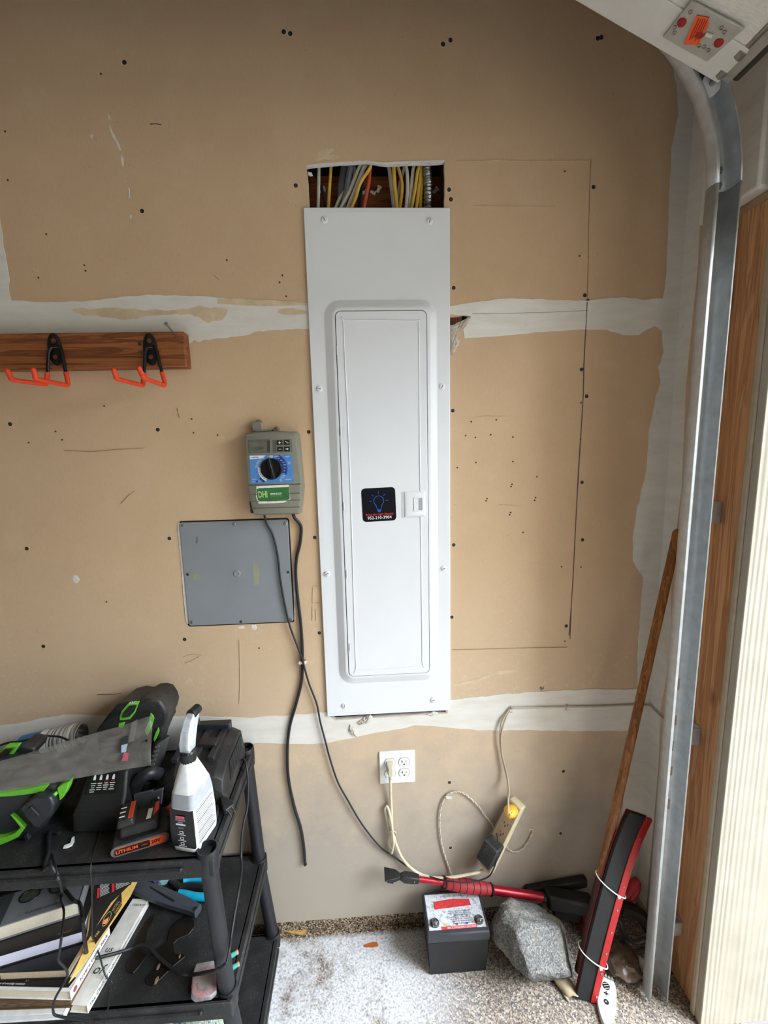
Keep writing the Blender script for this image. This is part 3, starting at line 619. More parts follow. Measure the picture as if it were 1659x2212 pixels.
for u, v in ((1552, 369), (1551, 402), (1540, 425)):
    p = Wy(u, v, -.2285); b = B(); b.lathe(p, (0, -1, 0), [(0, .0085), (.001, .0085), (.0015, .0065), (.006, .006), (.006, .003)], 8); b.obj('bolt', STEEL, trk)
for v0, v1, u in ((1085, 1133, 1569), (1575, 1615, 1518), (1990, 2022, 1473)):
    z1, z0 = Wx(u, v0, .848).z, Wx(u, v1, .848).z
    b = B(); b.box((TX+.012, -.2255, z0), (.848, -.2225, z1)); b.box((.845, -.2255, z0), (.848, -.165, z1)); b.obj('wall_bracket', GALV, trk, bevel=.002)
    b = B(); b.lathe(V(.845, -.19, (z0+z1)/2), (-1, 0, 0), [(0, .006), (.003, .005), (.0035, .002)], 8); b.obj('bolt', DKSTEEL, trk)
# ================================================================== sectional door, raised
DW = M('door_panel_paint', (206, 203, 194), .6, var=.05, scale=20)
DG = NT('door_panel_grain'); DG.set(.6, 0, .35)
wv = DG.noise(DG.pos((12, 230, 230)), 1, 3); DG.color(DG.ramp(wv, [(.3, L((200, 196, 184))), (.7, L((216, 212, 200)))])); DG.bump(wv, .5, .002); DG = DG.m
YD0, YD1 = -.277, -5.13
door_t = thing('garage_door', 'pale sectional garage door raised on its track at top right', 'garage door', (.2, -2.7, 2.37))
s0 = TZ+TR*math.radians(29); prev = None
for i in range(4):
    a, na = tp(s0+.53*i); c, nc = tp(s0+.53*(i+1)-.004); d = (c-a); ln = d.length; d.normalize(); up = V(-d.z, 0, d.x)
    if up.z < 0: up = -up
    b = B(); pts = [a, c, c+up*.042, a+up*.042]
    b.prism([p+V(0, YD0, 0) for p in pts], (0, YD1-YD0, 0)); sec = b.obj('door_section', DG, door_t, bevel=.003)
    if i == 0:
        S0 = (a, d, up, ln, sec)
a, d, up, ln, sec = S0
dn = -up
def dp(t, y, h=0.): return a+d*t+V(0, y, 0)+dn*h
# end stile in smooth steel and the corner bracket
b = B(); b.prism([dp(-.004, YD0+.002), dp(ln, YD0+.002), dp(ln, YD0-.075), dp(-.004, YD0-.075)], dn*.004); stile = b.obj('end_stile', DW, sec, bevel=.001)
_q = lambda u, v: (lambda r: CAM+r*((dp(0, 0, .004)-CAM).dot(dn)/r.dot(dn)))(ray(u, v))
b = B(); b.prism([_q(1433, 76), _q(1495, -2), _q(1610, 58), _q(1529, 130)], dn*.004); brk = b.obj('corner_bracket', M('bracket_zinc', (176, 174, 164), .45, metal=.3), sec, bevel=.001)
RD = M('bracket_red', (150, 30, 30), .5)
def disc(t, y, r, mat, par, nm, h0=.008, h1=.011):
    b = B(); p = dp(t, y, h0); b.lathe(p, dn, [(0, r), (h1-h0, r*.92), ((h1-h0)*1.1, r*.4)], 14); return b.obj(nm, mat, par)
# bracket frame: t along the door, y across it (photo points projected on the bracket plane)
nrm = dn
def onbr(u, v, h=.008):
    r = ray(u, v); q = dp(0, 0, h); t = (q-CAM).dot(nrm)/r.dot(nrm); return CAM+r*t
def disc_px(u, v, r, mat, nm):
    p = onbr(u, v); b = B(); b.lathe(p, dn, [(0, r), (.002, r*.92), (.0025, r*.4)], 14); return b.obj(nm, mat, brk)
for u, v in ((1473, 48), (1553, 92), (1512, 74)): disc_px(u, v, .0085, RD, 'red_plug')
for u, v in ((1492, 25), (1458, 58), (1458, 70), (1559, 59), (1566, 68), (1511, 97), (1522, 100), (1531, 107)): disc_px(u, v, .0036, STEEL, 'rivet')
b = B(); b.cyl(onbr(1524, 74, .011), onbr(1538, 79, .011), .0032, n=10); b.obj('pin', DW, brk)
tagp = [onbr(u, v, .0095) for u, v in ((1505, 33), (1532, 38), (1528, 60), (1508, 97), (1477, 95), (1492, 62))]
b = B(); b.prism(tagp, dn*.0006); tg = b.obj('warning_tag', M('tag_orange', (236, 92, 36), .6), brk, smooth=0)
tl = M('tag_print', (150, 40, 16), .6)
for k in range(5):
    q0, q1 = onbr(1510+k*4.6, 40+k*.6, .0103), onbr(1486+k*4.4, 92+k*.3, .0103); q1 = q1.lerp(q0, .1+.06*(k % 3)); n = (q1-q0).cross(dn).normalized()*.0009
    b = B(); b.prism([q0+n, q1+n, q1-n, q0-n], dn*.0003); b.obj('tag_lettering', tl, tg, smooth=0)
# roller, stem and bottom rubber
rp = tp(s0+.004)[0]
b = B(); b.cyl(rp+V(0, -.262, 0), rp+V(0, -.252, 0), .021, n=20); b.cyl(rp+V(0, -.252, 0), rp+V(0, -.242, 0), .018, n=20); b.obj('roller_wheel', M('nylon_white', (212, 212, 210), .4), sec)
b = B(); b.cyl(rp+V(0, -.262, 0), rp+V(0, -.40, 0), .0055, n=12); b.cyl(rp+V(0, -.285, 0), rp+V(0, -.30, 0), .0105, n=12); b.cyl(rp+V(0, -.33, 0), rp+V(0, -.345, 0), .0105, n=12); b.obj('roller_stem', STEEL, sec)
b = B(); b.prism([dp(-.022, YD0-.006, .004), dp(0, YD0-.006, .004), dp(0, YD0-.006, -.042), dp(-.022, YD0-.006, -.042)], (0, YD1-YD0+.01, 0)); b.obj('bottom_retainer', M('retainer_alu', (160, 154, 142), .45, metal=.4), sec, bevel=.002)
b = B(); b.tube([dp(-.031, y, -.02) for y in (YD0-.004, -2.7, YD1)], .011, 10, 1); b.obj('bottom_seal', M('seal_rubber', (52, 44, 36), .8), sec)
# ================================================================== hook board, hooks, nail
yb = -.038
bz1, bz0 = Wy(200, 718, yb).z, Wy(200, 796, yb).z; bxr = Wy(399, 750, yb).x
b = B(); b.box((-1.45, yb, bz0), (bxr, -.001, bz1)); tag(b.obj('hook_board', BOARD, None, bevel=.003), 'brown stained wooden board fixed level on the wall, carrying two hooks', 'board')
BM = M('hook_black', (26, 25, 26), .35, spec=.4); OR = M('orange_rubber', (232, 76, 44), .55, spec=.3)
p = Wy(302, 743, yb); b = B(); b.lathe(p, (0, -1, 0), [(-.001, .005), (.001, .0048), (.0004, .002)], 10); tag(b.obj('board_screw', DKSTEEL), 'dark screw head in the board left of the second hook', 'screw')
def hook(lab, pc, arms):
    c = Wy(*pc, yb); t = thing('garage_hook', lab, 'hook', (c.x, yb, c.z-.04), 'double garage hooks on the board')
    el = lambda y, k=1.: [V(c.x+.0185*k*math.cos(q), y, c.z+.041*k*math.sin(q)) for q in [2*math.pi*i/28 for i in range(28)]]
    b = B(); b.loft([el(yb), el(yb-.003), el(yb-.0038, .94)]); b.obj('mount_plate', BM, t)
    for dz in (.021, -.020):
        b = B(); b.lathe(c+V(0, -.0036, dz), (0, -1, 0), [(0, .0062), (.002, .0058), (.0022, .003), (.0012, .0014)], 12); b.obj('plate_screw', M('hook_screw', (120, 72, 46), .5, metal=.5), t)
    b = B(); b.box((c.x-.010, yb-.0046, c.z+.003), (c.x+.010, yb-.0034, c.z+.005)); b.obj('plate_slot', M('hook_slot', (120, 96, 66), .6), t)
    for st_, D, E, T in arms:
        s = Wy(*st_, yb-.008); dd = Wy(*D, yb-.012); e = Fz(*E, dd.z); tt = Wy(*T, e.y-.006)
        mid = s.lerp(dd, .62)
        b = B(); b.tube([V(c.x+(s.x-c.x)*.55, yb-.004, s.z+.012), s, s.lerp(dd, .3), mid], .0042, 10, 4); b.obj('steel_arm', BM, t)
        b = B(); b.tube([mid, dd+V(0, 0, .010), dd+V(0, -.004, .002), dd+V(0, -.012, 0), dd.lerp(e, .5), e.lerp(dd, .12), e+V(0, -.001, .002), e.lerp(tt, .3), tt], .0058, 12, 5); b.sphere(tt, .0058, 10, 8); b.obj('rubber_sleeve', OR, t)
k = 2.37
hook('black hook with orange sleeves at the left end of the board', (120, 755), [((105.5, 760), (101.3, 831), (26, 820.7), (16, 801)), ((133, 757), (147.7, 833), (78, 818.6), (72.6, 799.6))])
hook('black hook with orange sleeves beside the bent nail', (325.7, 755), [((314, 760), (310, 833), (252.3, 818.6), (246, 799.6)), ((338, 757), (356.5, 833), (310, 816.5), (300.4, 795.4))])
n0, n1 = Wy(384, 730, yb+.006), Wy(358.6, 699.6, -.085); dv = (n1-n0).normalized()
b = B(); b.cyl(n0, n1, .0022, n=8); b.cyl(n1, n1+dv*.002, .0052, n=12); tag(b.obj('nail', STEEL), 'long steel nail sticking up from the end of the hook board', 'nail')
# ================================================================== sprinkler timer
yc = -.050
def c(x, y): return (520+x/9.62, 900+y/9.62)
def C(x, y, dy=0.): return Wy(*c(x, y), yc+dy)
ctl = thing('sprinkler_timer', 'olive grey sprinkler timer with a black dial and blue label on the wall', 'timer', (C(700, 2000).x, 0, C(700, 2030).z))
CB = M('timer_plastic', (128, 126, 112), .45, var=.04, spec=.35); CBD = M('timer_plastic_dark', (96, 94, 84), .5)
up_ = [(75, 470), (72, 420), (90, 380), (130, 355), (380, 332), (750, 318), (1080, 330), (1130, 350), (1155, 390), (1160, 440), (1250, 1400), (150, 1425)]
lo_ = [(150, 1428), (1235, 1404), (1262, 1500), (1200, 2010), (1140, 2018), (285, 2045), (255, 2000), (190, 1760)]
def shell(name, px, mat, y0=-.001, y1=-.042, y2=yc, flare=.004, inset=.004):
    P = [Wy(*c(*q), yc) for q in px]; m = sum(P, Vector())/len(P)
    def sc(d, y): return [V(p.x+(p.x-m.x)/abs(p.x-m.x+1e-9)*d*min(1, abs(p.x-m.x)/.03), y, p.z+(p.z-m.z)/abs(p.z-m.z+1e-9)*d*min(1, abs(p.z-m.z)/.03)) for p in P]
    b = B(); b.loft([sc(flare, y0), sc(flare*.8, y1*.8), sc(flare*.3, y1), sc(-inset*.25, y2+.0015), sc(-inset, y2)]); return b.obj(name, mat, ctl, smooth=40)
body = shell('body', up_, CB); lower = shell('lower_cover', lo_, CB, y2=yc-.001)
for y in (1600, 1745, 1890):
    p0, p1 = C(195, y+10, -.002), C(1235, y-20, -.002); b = B(); b.prism([p0, p1, p1+V(0, 0, -.0018), p0+V(0, 0, -.0018)], (0, .002, 0)); b.obj('ridge', CBD, lower, smooth=0)
def pan(px, mat, par, nm, dy=0., th=.001, bevel=0.):
    b = B(); b.prism([C(x, y, dy) for x, y in px], (0, -th, 0)); return b.obj(nm, mat, par, smooth=0, bevel=bevel)
pan([(155, 490), (610, 470), (615, 750), (165, 765)], CBD, body, 'display_bezel', 0, .0008)
lcd = pan([(222, 530), (540, 525), (545, 718), (230, 722)], M('lcd_glass', (104, 106, 96), .25), body, 'display', -.0008, .0006)
text('OFF', .0135, M('lcd_ink', (52, 54, 50), .5), lcd, C(300, 668, -.0016), (1, 0, .02), (0, 0, 1), depth=.0002)
for k in range(5): pan([(555+k*11, 500), (560+k*11, 500), (566+k*11, 745), (561+k*11, 745)], M('rib_dark', (70, 68, 60), .6), body, 'rib', -.0008, .0006)
for k in range(4): pan([(170+k*11, 505), (174+k*11, 505), (184+k*11, 755), (180+k*11, 755)], CB, body, 'rib', -.0008, .0006)
pan([(655, 480), (1060, 465), (1078, 735), (665, 752)], M('keypad_panel', (118, 116, 104), .5), body, 'keypad_panel', 0, .0006)
for k in range(4): pan([(668+k*18, 490), (674+k*18, 490), (684+k*18, 745), (678+k*18, 745)], CBD, body, 'rib', -.0006, .0006)
KB = M('key_black', (22, 22, 24), .5)
for (x, y), s in (((808, 540), '+'), ((960, 535), '~'), ((818, 676), '-'), ((965, 672), '>')):
    kb = pan([(x-56, y-46), (x+56, y-48), (x+58, y+46), (x-54, y+48)], KB, body, 'key', -.0006, .002, .0006)
    lw = []
    if s in '+-': lw.append([(x-28, y-5), (x+28, y-6), (x+28, y+6), (x-28, y+7)])
    if s == '+': lw.append([(x-6, y-30), (x+6, y-30), (x+6, y+30), (x-6, y+30)])
    if s == '>': lw.append([(x-32, y-10), (x+5, y-10), (x+5, y-24), (x+32, y), (x+5, y+22), (x+5, y+10), (x-32, y+10)])
    if s == '~': lw += [[(x-44, y-22), (x-20, y-26), (x-18, y-8), (x-42, y-6)], [(x-14, y-12), (x+8, y-14), (x+10, y+2), (x-12, y+4)], [(x+10, y+4), (x+30, y+2), (x+32, y+18), (x+12, y+20)]]
    for q in lw: pan(q, WHP, kb, 'key_symbol', -.0027, .0003)
lbl = pan([(185, 812), (1065, 790), (1100, 1358), (210, 1392)], M('label_blue', (84, 140, 204), .45, var=.12, scale=120), body, 'dial_label', 0, .0005)
pan([(185, 812), (520, 805), (450, 870), (190, 885)], WHP, lbl, 'label_title', -.0005, .0003)
NAVY = M('label_navy', (36, 62, 138), .45)
dc = (640, 1085)
def ring(r0, r1, a0, a1, n=14):
    f = lambda r, t: (dc[0]+r*math.cos(math.radians(t)), dc[1]+r*math.sin(math.radians(t)))
    return [f(r1, a0+(a1-a0)*i/n) for i in range(n+1)]+[f(r0, a1-(a1-a0)*i/n) for i in range(n+1)]
pan(ring(215, 330, -62, 22), NAVY, lbl, 'label_days', -.0005, .0003); pan(ring(225, 282, 112, 186), WHP, lbl, 'label_stations', -.0005, .0003)
pan(ring(285, 325, 118, 142), NAVY, lbl, 'label_stations', -.0005, .0003); pan([(592, 812), (665, 808), (662, 870), (600, 872)], WHP, lbl, 'label_auto', -.0005, .0003)
pan([(312, 1332), (355, 1330), (356, 1362), (314, 1364)], NAVY, lbl, 'label_stations', -.0005, .0003)
tk = dict(xa=(1, 0, .025), ya=(0, 0, 1))
def lt(s, x, y, size, mat=WHP, align='LEFT', b=.0001): return text(s, size, mat, lbl, C(x, y, -.0010), tk['xa'], tk['ya'], align=align, depth=.0001, bold=b)
lt('KwikDial', 205, 850, .0058, NAVY); lt('KD9', 930, 832, .0052); lt('Auto', 628, 836, .0034, NAVY, 'CENTER'); lt('Off', 575, 835, .0030, WHP, 'RIGHT'); lt('Date/Time', 690, 830, .0034)
for s, x, y in (('Sun', 770, 868), ('Mon', 820, 908), ('Tue', 868, 952), ('Wed', 890, 1002), ('Thu', 895, 1064), ('Fri', 895, 1128), ('Sat', 888, 1186)): lt(s, x, y, .0034)
for s, x, y in (('Run', 500, 868), ('Special', 435, 898), ('Functions', 440, 925), ('Manual', 400, 958), ('Program', 400, 984), ('Manual', 372, 1018), ('Stations', 368, 1045)): lt(s, x, y, .0031, WHP, 'RIGHT')
for s, x, y in (('Water', 975, 948), ('Days', 985, 978), ('Odd/Even', 850, 1232), ('Interval', 830, 1272), ('Start', 810, 1312), ('Times', 810, 1340)): lt(s, x, y, .0031)
lt('Irritrol', 930, 1305, .0058); lt('Stations', 235, 1300, .0036); lt('1 2 3', 238, 1350, .0030); lt('5 6 7', 370, 1345, .0030)
for t in range(112, 186, 12): q = (dc[0]+253*math.cos(math.radians(t+4)), dc[1]+253*math.sin(math.radians(t+4))); pan([(q[0]-7, q[1]-8), (q[0]+7, q[1]-8), (q[0]+7, q[1]+8), (q[0]-7, q[1]+8)], NAVY, lbl, 'station_number', -.0008, .0002)
kc = C(dc[0], dc[1], -.0005); kr = abs(C(865, 1085).x-C(415, 1085).x)/2
KN = M('dial_black', (20, 20, 21), .35)
b = B(); b.lathe(kc, (0, -1, 0), [(0, kr), (.004, kr), (.0055, kr*.95), (.0055, kr*.82), (.003, kr*.76), (.003, kr*.3)], 36); knob = b.obj('dial', KN, body)
ax = (C(605, 890)-C(715, 1285)).normalized(); sd = ax.cross(V(0, -1, 0)).normalized()
b = B(); hw = kr*.19
b.loft([[kc+V(0, -h, 0)+ax*(kr*.93*i)+sd*(w_*j) for i, j in ((1, 1), (1, -1), (-1, -1), (-1, 1))] for h, w_ in ((.002, hw*1.15), (.012, hw*.75), (.0135, hw*.55))]); b.obj('dial_grip', KN, knob, bevel=.001)
# green service sticker with torn white border
sb = pan([(325, 1445), (1003, 1412), (1010, 1540), (1030, 1722), (900, 1785), (700, 1798), (380, 1808), (340, 1735), (318, 1660), (330, 1560)], M('sticker_white', (228, 228, 220), .5), lower, 'service_sticker', -.001, .0006)
pan([(335, 1510), (370, 1488), (1003, 1462), (1003, 1530), (1012, 1600), (1020, 1700), (990, 1725), (400, 1752), (360, 1735), (340, 1650)], M('sticker_green', (52, 112, 56), .5, var=.15), sb, 'green_field', -.0016, .0004)
text('DHI', .0245, M('sticker_pale_green', (176, 206, 140), .5), sb, C(362, 1628, -.0022), tk['xa'], tk['ya'], depth=.0001, sx=.62, bold=.0007)
text('SPRINKLER', .0072, WHP, sb, C(612, 1612, -.0022), tk['xa'], tk['ya'], depth=.0001, bold=.0001, sx=.92); text('SYSTEMS', .0068, M('sticker_green_letter', (112, 156, 96), .5), sb, C(620, 1660, -.0022), tk['xa'], tk['ya'], depth=.0001, sx=1.25)
text('651-351-9961', .0045, M('sticker_gold', (150, 130, 70), .5), sb, C(545, 1770, -.0018), tk['xa'], tk['ya'], depth=.0001, sx=1.2)
pan([(185, 1760), (250, 1765), (265, 2010), (205, 2000)], M('timer_gap', (60, 50, 42), .8), lower, 'side_gap', .012, .001)
# metal corner bracket above the timer
BR = M('bracket_aluminium', (168, 162, 152), .4, metal=.5)
br = thing('corner_bracket', 'small metal angle bracket with screws on top of the sprinkler timer', 'bracket', (Wy(570, 925).x, 0, Wy(570, 932).z))
def pb(name, px, y, th, mat, par, bevel=.0006):
    b = B(); b.prism([Wy(u, v, y) for u, v in px], (0, th, 0)); return b.obj(name, mat, par, bevel=bevel)
pb('upright_block', [c(228, 112), c(420, 98), c(445, 290), c(250, 318)], -.022, .021, BR, br)
pb('foot_plate', [c(300, 278), c(632, 262), c(632, 292), c(300, 312)], -.026, .024, BR, br)
pb('side_plate', [c(430, 130), c(452, 180), c(452, 255), c(432, 262)], -.018, .012, BR, br)
for x, y, s in ((372, 92, .006), (735, 235, .0062)):
    p = Wy(*c(x, y), -.014); b = B(); b.lathe(p, (0, -.5, 1), [(-.012, s*.6), (-.004, s*.6), (-.004, s*1.5), (-.002, s*1.5), (-.002, s*1.05), (.002, s*1.05), (.004, s*.5)], 10); b.obj('screw', STEEL, br)
pb('washer', [c(685, 262), c(780, 258), c(790, 300), c(690, 305)], -.024, .02, STEEL, br)
# ================================================================== the two black timer cables
CBK = M('cord_black', (30, 31, 34), .5, spec=.4)
def cord(name, lab, px, r, mat, y=-.006, cat='cable', smooth=6, ends=None, group=None):
    pts = []
    for q in px:
        yy = q[2] if len(q) > 2 else y; pts.append(Wy(q[0], q[1], yy))
    b = B(); b.tube(pts, r, 8, smooth); return tag(b.obj(name, mat), lab, cat, group)
cord('timer_wire', 'thin black cord from the timer crossing down to the snow brush', [(571, 1108, -.02), (572, 1118, -.012), (578, 1135), (587, 1150), (596, 1180), (602, 1215), (604, 1240), (612, 1290), (624, 1345), (638, 1385), (652, 1420, -.016), (657, 1440, -.014), (668, 1478), (684, 1520), (692, 1560), (702, 1598), (713, 1640), (730, 1690), (752, 1730), (775, 1770), (800, 1805), (825, 1833), (850, 1850), (875, 1868), (905, 1885), (940, 1898, -.03)], .0028, CBK, -.0095)
b_ = cord('thick_cord', 'thick black cable from the timer ending in a cut tip above the floor', [(632, 1106, -.02), (636, 1118, -.012), (648, 1132), (651, 1145), (648, 1175), (641, 1205), (639, 1240), (643, 1290), (650, 1350), (653, 1400), (653, 1440), (651, 1475), (640, 1520), (626, 1570), (621, 1620), (623, 1680), (635, 1740), (650, 1790), (657, 1835), (659, 1866)], .0046, CBK, -.007)
p = Wy(659, 1866, -.007); b = B(); b.cyl(p, p+V(.001, 0, -.004), .0056, n=10); o = b.obj('cut_tip', M('cord_tip', (60, 52, 48), .6), b_)
STW = M('staple_white', (222, 216, 206), .5)
p = Wy(654, 1428, -.002); st_ = thing('cable_staple', 'white cable staple where the two black timer cords cross', 'staple', p)
b = B(); b.box((p.x-.011, -.014, p.z-.005), (p.x+.011, -.011, p.z+.005)); b.box((p.x-.011, -.012, p.z-.005), (p.x-.008, 0, p.z+.005)); b.box((p.x+.008, -.012, p.z-.005), (p.x+.011, 0, p.z+.005)); b.obj('strap', STW, st_, bevel=.001)
b = B(); b.cyl((p.x+.012, -.002, p.z+.003), (p.x+.014, -.012, p.z+.008), .0012, n=6); b.obj('nail', STEEL, st_)
# ================================================================== wall outlet
pc = Wy(857.8, 1658, -.005); oz, oxc = pc.z, pc.x
IV = M('plate_white', (238, 238, 234), .35, spec=.4); IV2 = M('receptacle_white', (228, 228, 222), .35); SL = M('slot_dark', (50, 44, 40), .7)
out = thing('wall_outlet', 'white double-gang wall outlet plate below the panel cover', 'outlet', (oxc, 0, oz-.058))
b = B(); b.loft([at_y(rrect(oxc, oz, .058, .0572, .004), 0), at_y(rrect(oxc, oz, .058, .0572, .004), -.003), at_y(rrect(oxc, oz, .0555, .0547, .004), -.0055)]); b.obj('plate', IV, out)
for dx in (-.023, .023):
    for dz in (.0195, -.0195):
        cxx, czz = oxc+dx, oz+dz; prof = []
        for i in range(28):
            t = 2*math.pi*i/28; prof.append((cxx+.0172*math.cos(t), czz+max(-.0138, min(.0138, .0172*math.sin(t)))))
        b = B(); b.loft([at_y(prof, -.005), at_y(prof, -.0072)]); r = b.obj('receptacle', IV2, out)
        b = B(); b.loft([at_y([(cxx+(x-cxx)*1.09, czz+(z-czz)*1.09) for x, z in prof], -.0053), at_y([(cxx+(x-cxx)*1.09, czz+(z-czz)*1.09) for x, z in prof], -.0058)]); b.obj('receptacle_gap', M('gap_grey', (150, 146, 140), .7), r)
        b = B(); b.box((cxx-.0075, -.0076, czz-.001), (cxx-.0055, -.0068, czz+.0065)); b.box((cxx+.0052, -.0076, czz-.0005), (cxx+.0068, -.0068, czz+.0058)); b.box((cxx-.0085, -.0076, czz+.002), (cxx-.004, -.0068, czz+.0035)); b.cyl((cxx, -.0076, czz-.0075), (cxx, -.0066, czz-.0075), .0026, n=10); b.obj('slots', SL, r)
    b = B(); b.lathe(V(oxc+dx, -.0055, oz), (0, -1, 0), [(0, .0034), (.0008, .003), (.001, .001)], 10); b.obj('screw', IV2, out)
# ivory plug and its looped cord to the power strip
IVO = M('ivory_cord', (206, 196, 168), .5); IVP = M('ivory_plug', (198, 190, 168), .45)
pl = thing('power_plug', 'ivory angled plug pushed into the left side of the wall outlet', 'plug', Wy(842, 1665, -.02))
cx, cz = oxc-.023, oz+.0195
b = B(); b.loft([at_y(rrect(cx, cz-.006, .0125, .0135, .004), -.0078), at_y(rrect(cx, cz-.007, .0120, .0140, .004), -.020), at_y(rrect(cx, cz-.012, .0085, .0150, .003), -.030), at_y(rrect(cx, cz-.014, .006, .013, .003), -.034)]); b.obj('plug_body', IVP, pl)
b = B(); b.tube([V(cx, -.026, cz-.022), V(cx, -.027, cz-.032), V(cx+.001, -.026, cz-.042)], lambda t: .0062-.0018*t, 10, 4); b.obj('strain_relief', IVP, pl)
crd = cord('ivory_cord', 'ivory power cord hanging from the outlet, bundled and sweeping to the power strip', [(842, 1672, -.026), (843, 1690, -.02), (844, 1720, -.012), (846, 1760, -.011), (847, 1795, -.016), (851, 1808, -.018), (857, 1828, -.014), (867, 1850, -.014), (882, 1870, -.022), (905, 1887, -.03), (935, 1896, -.04), (970, 1896, -.045), (1010, 1889, -.045), (1040, 1882, -.035), (1047, 1876, -.03)], .0048, IVO)
cord('cord_loop', 'folded ivory cord loop gathered beside the hanging power cord', [(847, 1842, -.012), (840, 1822, -.011), (842, 1800, -.008), (836, 1770, -.009), (832, 1748, -.01), (836, 1742, -.012), (841, 1755, -.018), (846, 1780, -.021), (848, 1798, -.026), (850, 1822, -.024), (846, 1843, -.018)], .0042, IVO)
b = B(); b.tube([Wy(838, 1800, -.006), Wy(842, 1797, -.028), Wy(852, 1796, -.030), Wy(856, 1801, -.010), Wy(848, 1803, -.004)], .0016, 6, 4, True); b.obj('twist_tie', IVO, crd)
# ================================================================== power strip, hung aslant
ps_t, ps_b = Wy(1119, 1732, -.036), Wy(1050, 1876, -.036); axl = (ps_t-ps_b); Ln = axl.length; axl.normalize()
e1 = V(-axl.z, 0, axl.x); e2 = V(0, -1, 0); ang = math.radians(48)
nf = (e2*math.cos(ang)+e1*math.sin(ang)).normalized(); sd = (e2*math.sin(ang)-e1*math.cos(ang)).normalized()
ctr = (ps_t+ps_b)/2
PSB = M('strip_beige', (206, 196, 160), .45, var=.06); PSF = M('strip_face_shaded', (176, 152, 124), .5)  # outlet face is a browner beige, its shaded side put into the colour
ps = thing('power_strip', 'beige power strip hanging aslant on the wall below the cable', 'power strip', ps_b)
hw_, hd = .0235, .0165
b = B(); b.obox(ctr, sd*hw_, nf*hd, axl*(Ln/2)); b.obj('housing', PSB, ps, bevel=.005, seg=3)
b = B(); b.obox(ctr+nf*(hd+.0004), sd*(hw_-.005), nf*.0006, axl*(Ln/2-.008)); face = b.obj('outlet_face', PSF, ps)
for k in range(6):
    q = ctr+nf*(hd+.0012)+axl*((k-2.5)*.034)
    b = B(); b.obox(q+sd*.006+axl*.003, sd*.0009, nf*.0006, axl*.0038); b.obox(q-sd*.006+axl*.003, sd*.0009, nf*.0006, axl*.003); b.cyl(q-axl*.006, q-axl*.006+nf*.0006, .0025, n=8); b.obj('slots', SL, face)
# yellow plug on top, pale cable, black adapter
YP = M('plug_yellow', (240, 186, 56), .4)
yp = thing('yellow_plug', 'bright yellow plug in the top socket of the power strip', 'plug', Wy(1107, 1745, -.06))
q = ctr+axl*.108+nf*(hd+.001)
b = B(); b.lathe(q, nf, [(0, .0185), (.014, .0195), (.019, .021), (.024, .0195), (.032, .014), (.038, .010)], 18, .85); b.obj('plug_body', YP, yp)
for a_ in (-.6, .2, .9): b = B(); b.obox(q+nf*.022+sd*(.012*math.sin(a_)), sd*.0016, nf*.012, axl*.013); b.obj('grip_fin', YP, yp, bevel=.001)
pe = q+nf*.038
b = B(); b.tube([pe, pe+nf*.006+axl*.012, Wy(1098, 1728, -.055), Wy(1098, 1700, -.028), Wy(1093, 1670, -.014), Wy(1083, 1625, -.010), Wy(1080, 1590, -.012), Wy(1084, 1560, -.012), Wy(1095, 1540, -.008), Wy(1103, 1530, -.006), Wy(1120, 1529, -.005), Wy(1170, 1528, -.005), Wy(1224, 1527, -.005), Wy(1290, 1526, -.005), Wy(1360, 1523, -.005), V(XR-.012, -.006, Wy(1400, 1521).z), V(XR-.006, -.012, Wy(1400, 1521).z), V(XR-.005, -.06, Wy(1404, 1522).z-.004), V(XR-.005, -.10, Wy(1404, 1522).z-.004)], .0030, 8, 6)
tag(b.obj('pale_cable', M('cable_putty', (196, 186, 164), .5)), 'pale cable stapled along the lower joint and looping to the yellow plug', 'cable')
cord('doubled_cable', 'second pale strand hanging beside the cable above the power strip', [(1102, 1533, -.006), (1092, 1552, -.012), (1083, 1585, -.016), (1084, 1625, -.014), (1094, 1668, -.018), (1099, 1700, -.034), (1100, 1722, -.058)], .0024, M('cable_putty2', (186, 176, 152), .5))
for (u, v), lab in (((1102, 1531), 'white staple where the pale cable turns down'), ((1223, 1527), 'white staple midway along the pale cable')):
    p = Wy(u, v, 0); s_ = thing('cable_clip', lab, 'staple', p)
    b = B(); b.box((p.x-.0045, -.0105, p.z-.007), (p.x+.0045, -.0085, p.z+.007)); b.box((p.x-.0045, -.0105, p.z+.004), (p.x+.0045, 0, p.z+.007)); b.box((p.x-.0045, -.0105, p.z-.007), (p.x+.0045, 0, p.z-.004)); b.obj('strap', STW, s_, bevel=.0008)
    b = B(); b.cyl((p.x, -.012, p.z+.0095), (p.x, 0, p.z+.0095), .0012, n=6); b.obj('nail', STEEL, s_)
AD = M('adapter_black', (34, 34, 35), .6, var=.3, scale=60, dust=.9)
ad = thing('power_adapter', 'dusty black power adapter plugged into the lower power strip sockets', 'adapter', Wy(1052, 1862, -.05))
q = ctr-axl*.045+nf*(hd+.026)
b = B(); b.obox(q, sd*.025, nf*.026, axl*.036); adp = b.obj('adapter_case', AD, ad, bevel=.005, seg=3)
b = B(); b.obox(q+nf*.0255, sd*.016, nf*.0012, axl*.028); b.obj('adapter_lid', AD, adp, bevel=.001)
cord('adapter_cord', 'thin black cord drooping from the power adapter behind the battery', [(1073, 1800, -.075), (1076, 1825, -.085), (1074, 1850, -.085), (1067, 1875, -.08), (1056, 1893, -.075), (1035, 1902, -.075), (1005, 1906, -.078), (975, 1904, -.075), (950, 1900, -.06), (925, 1892, -.035)], .0022, CBK)
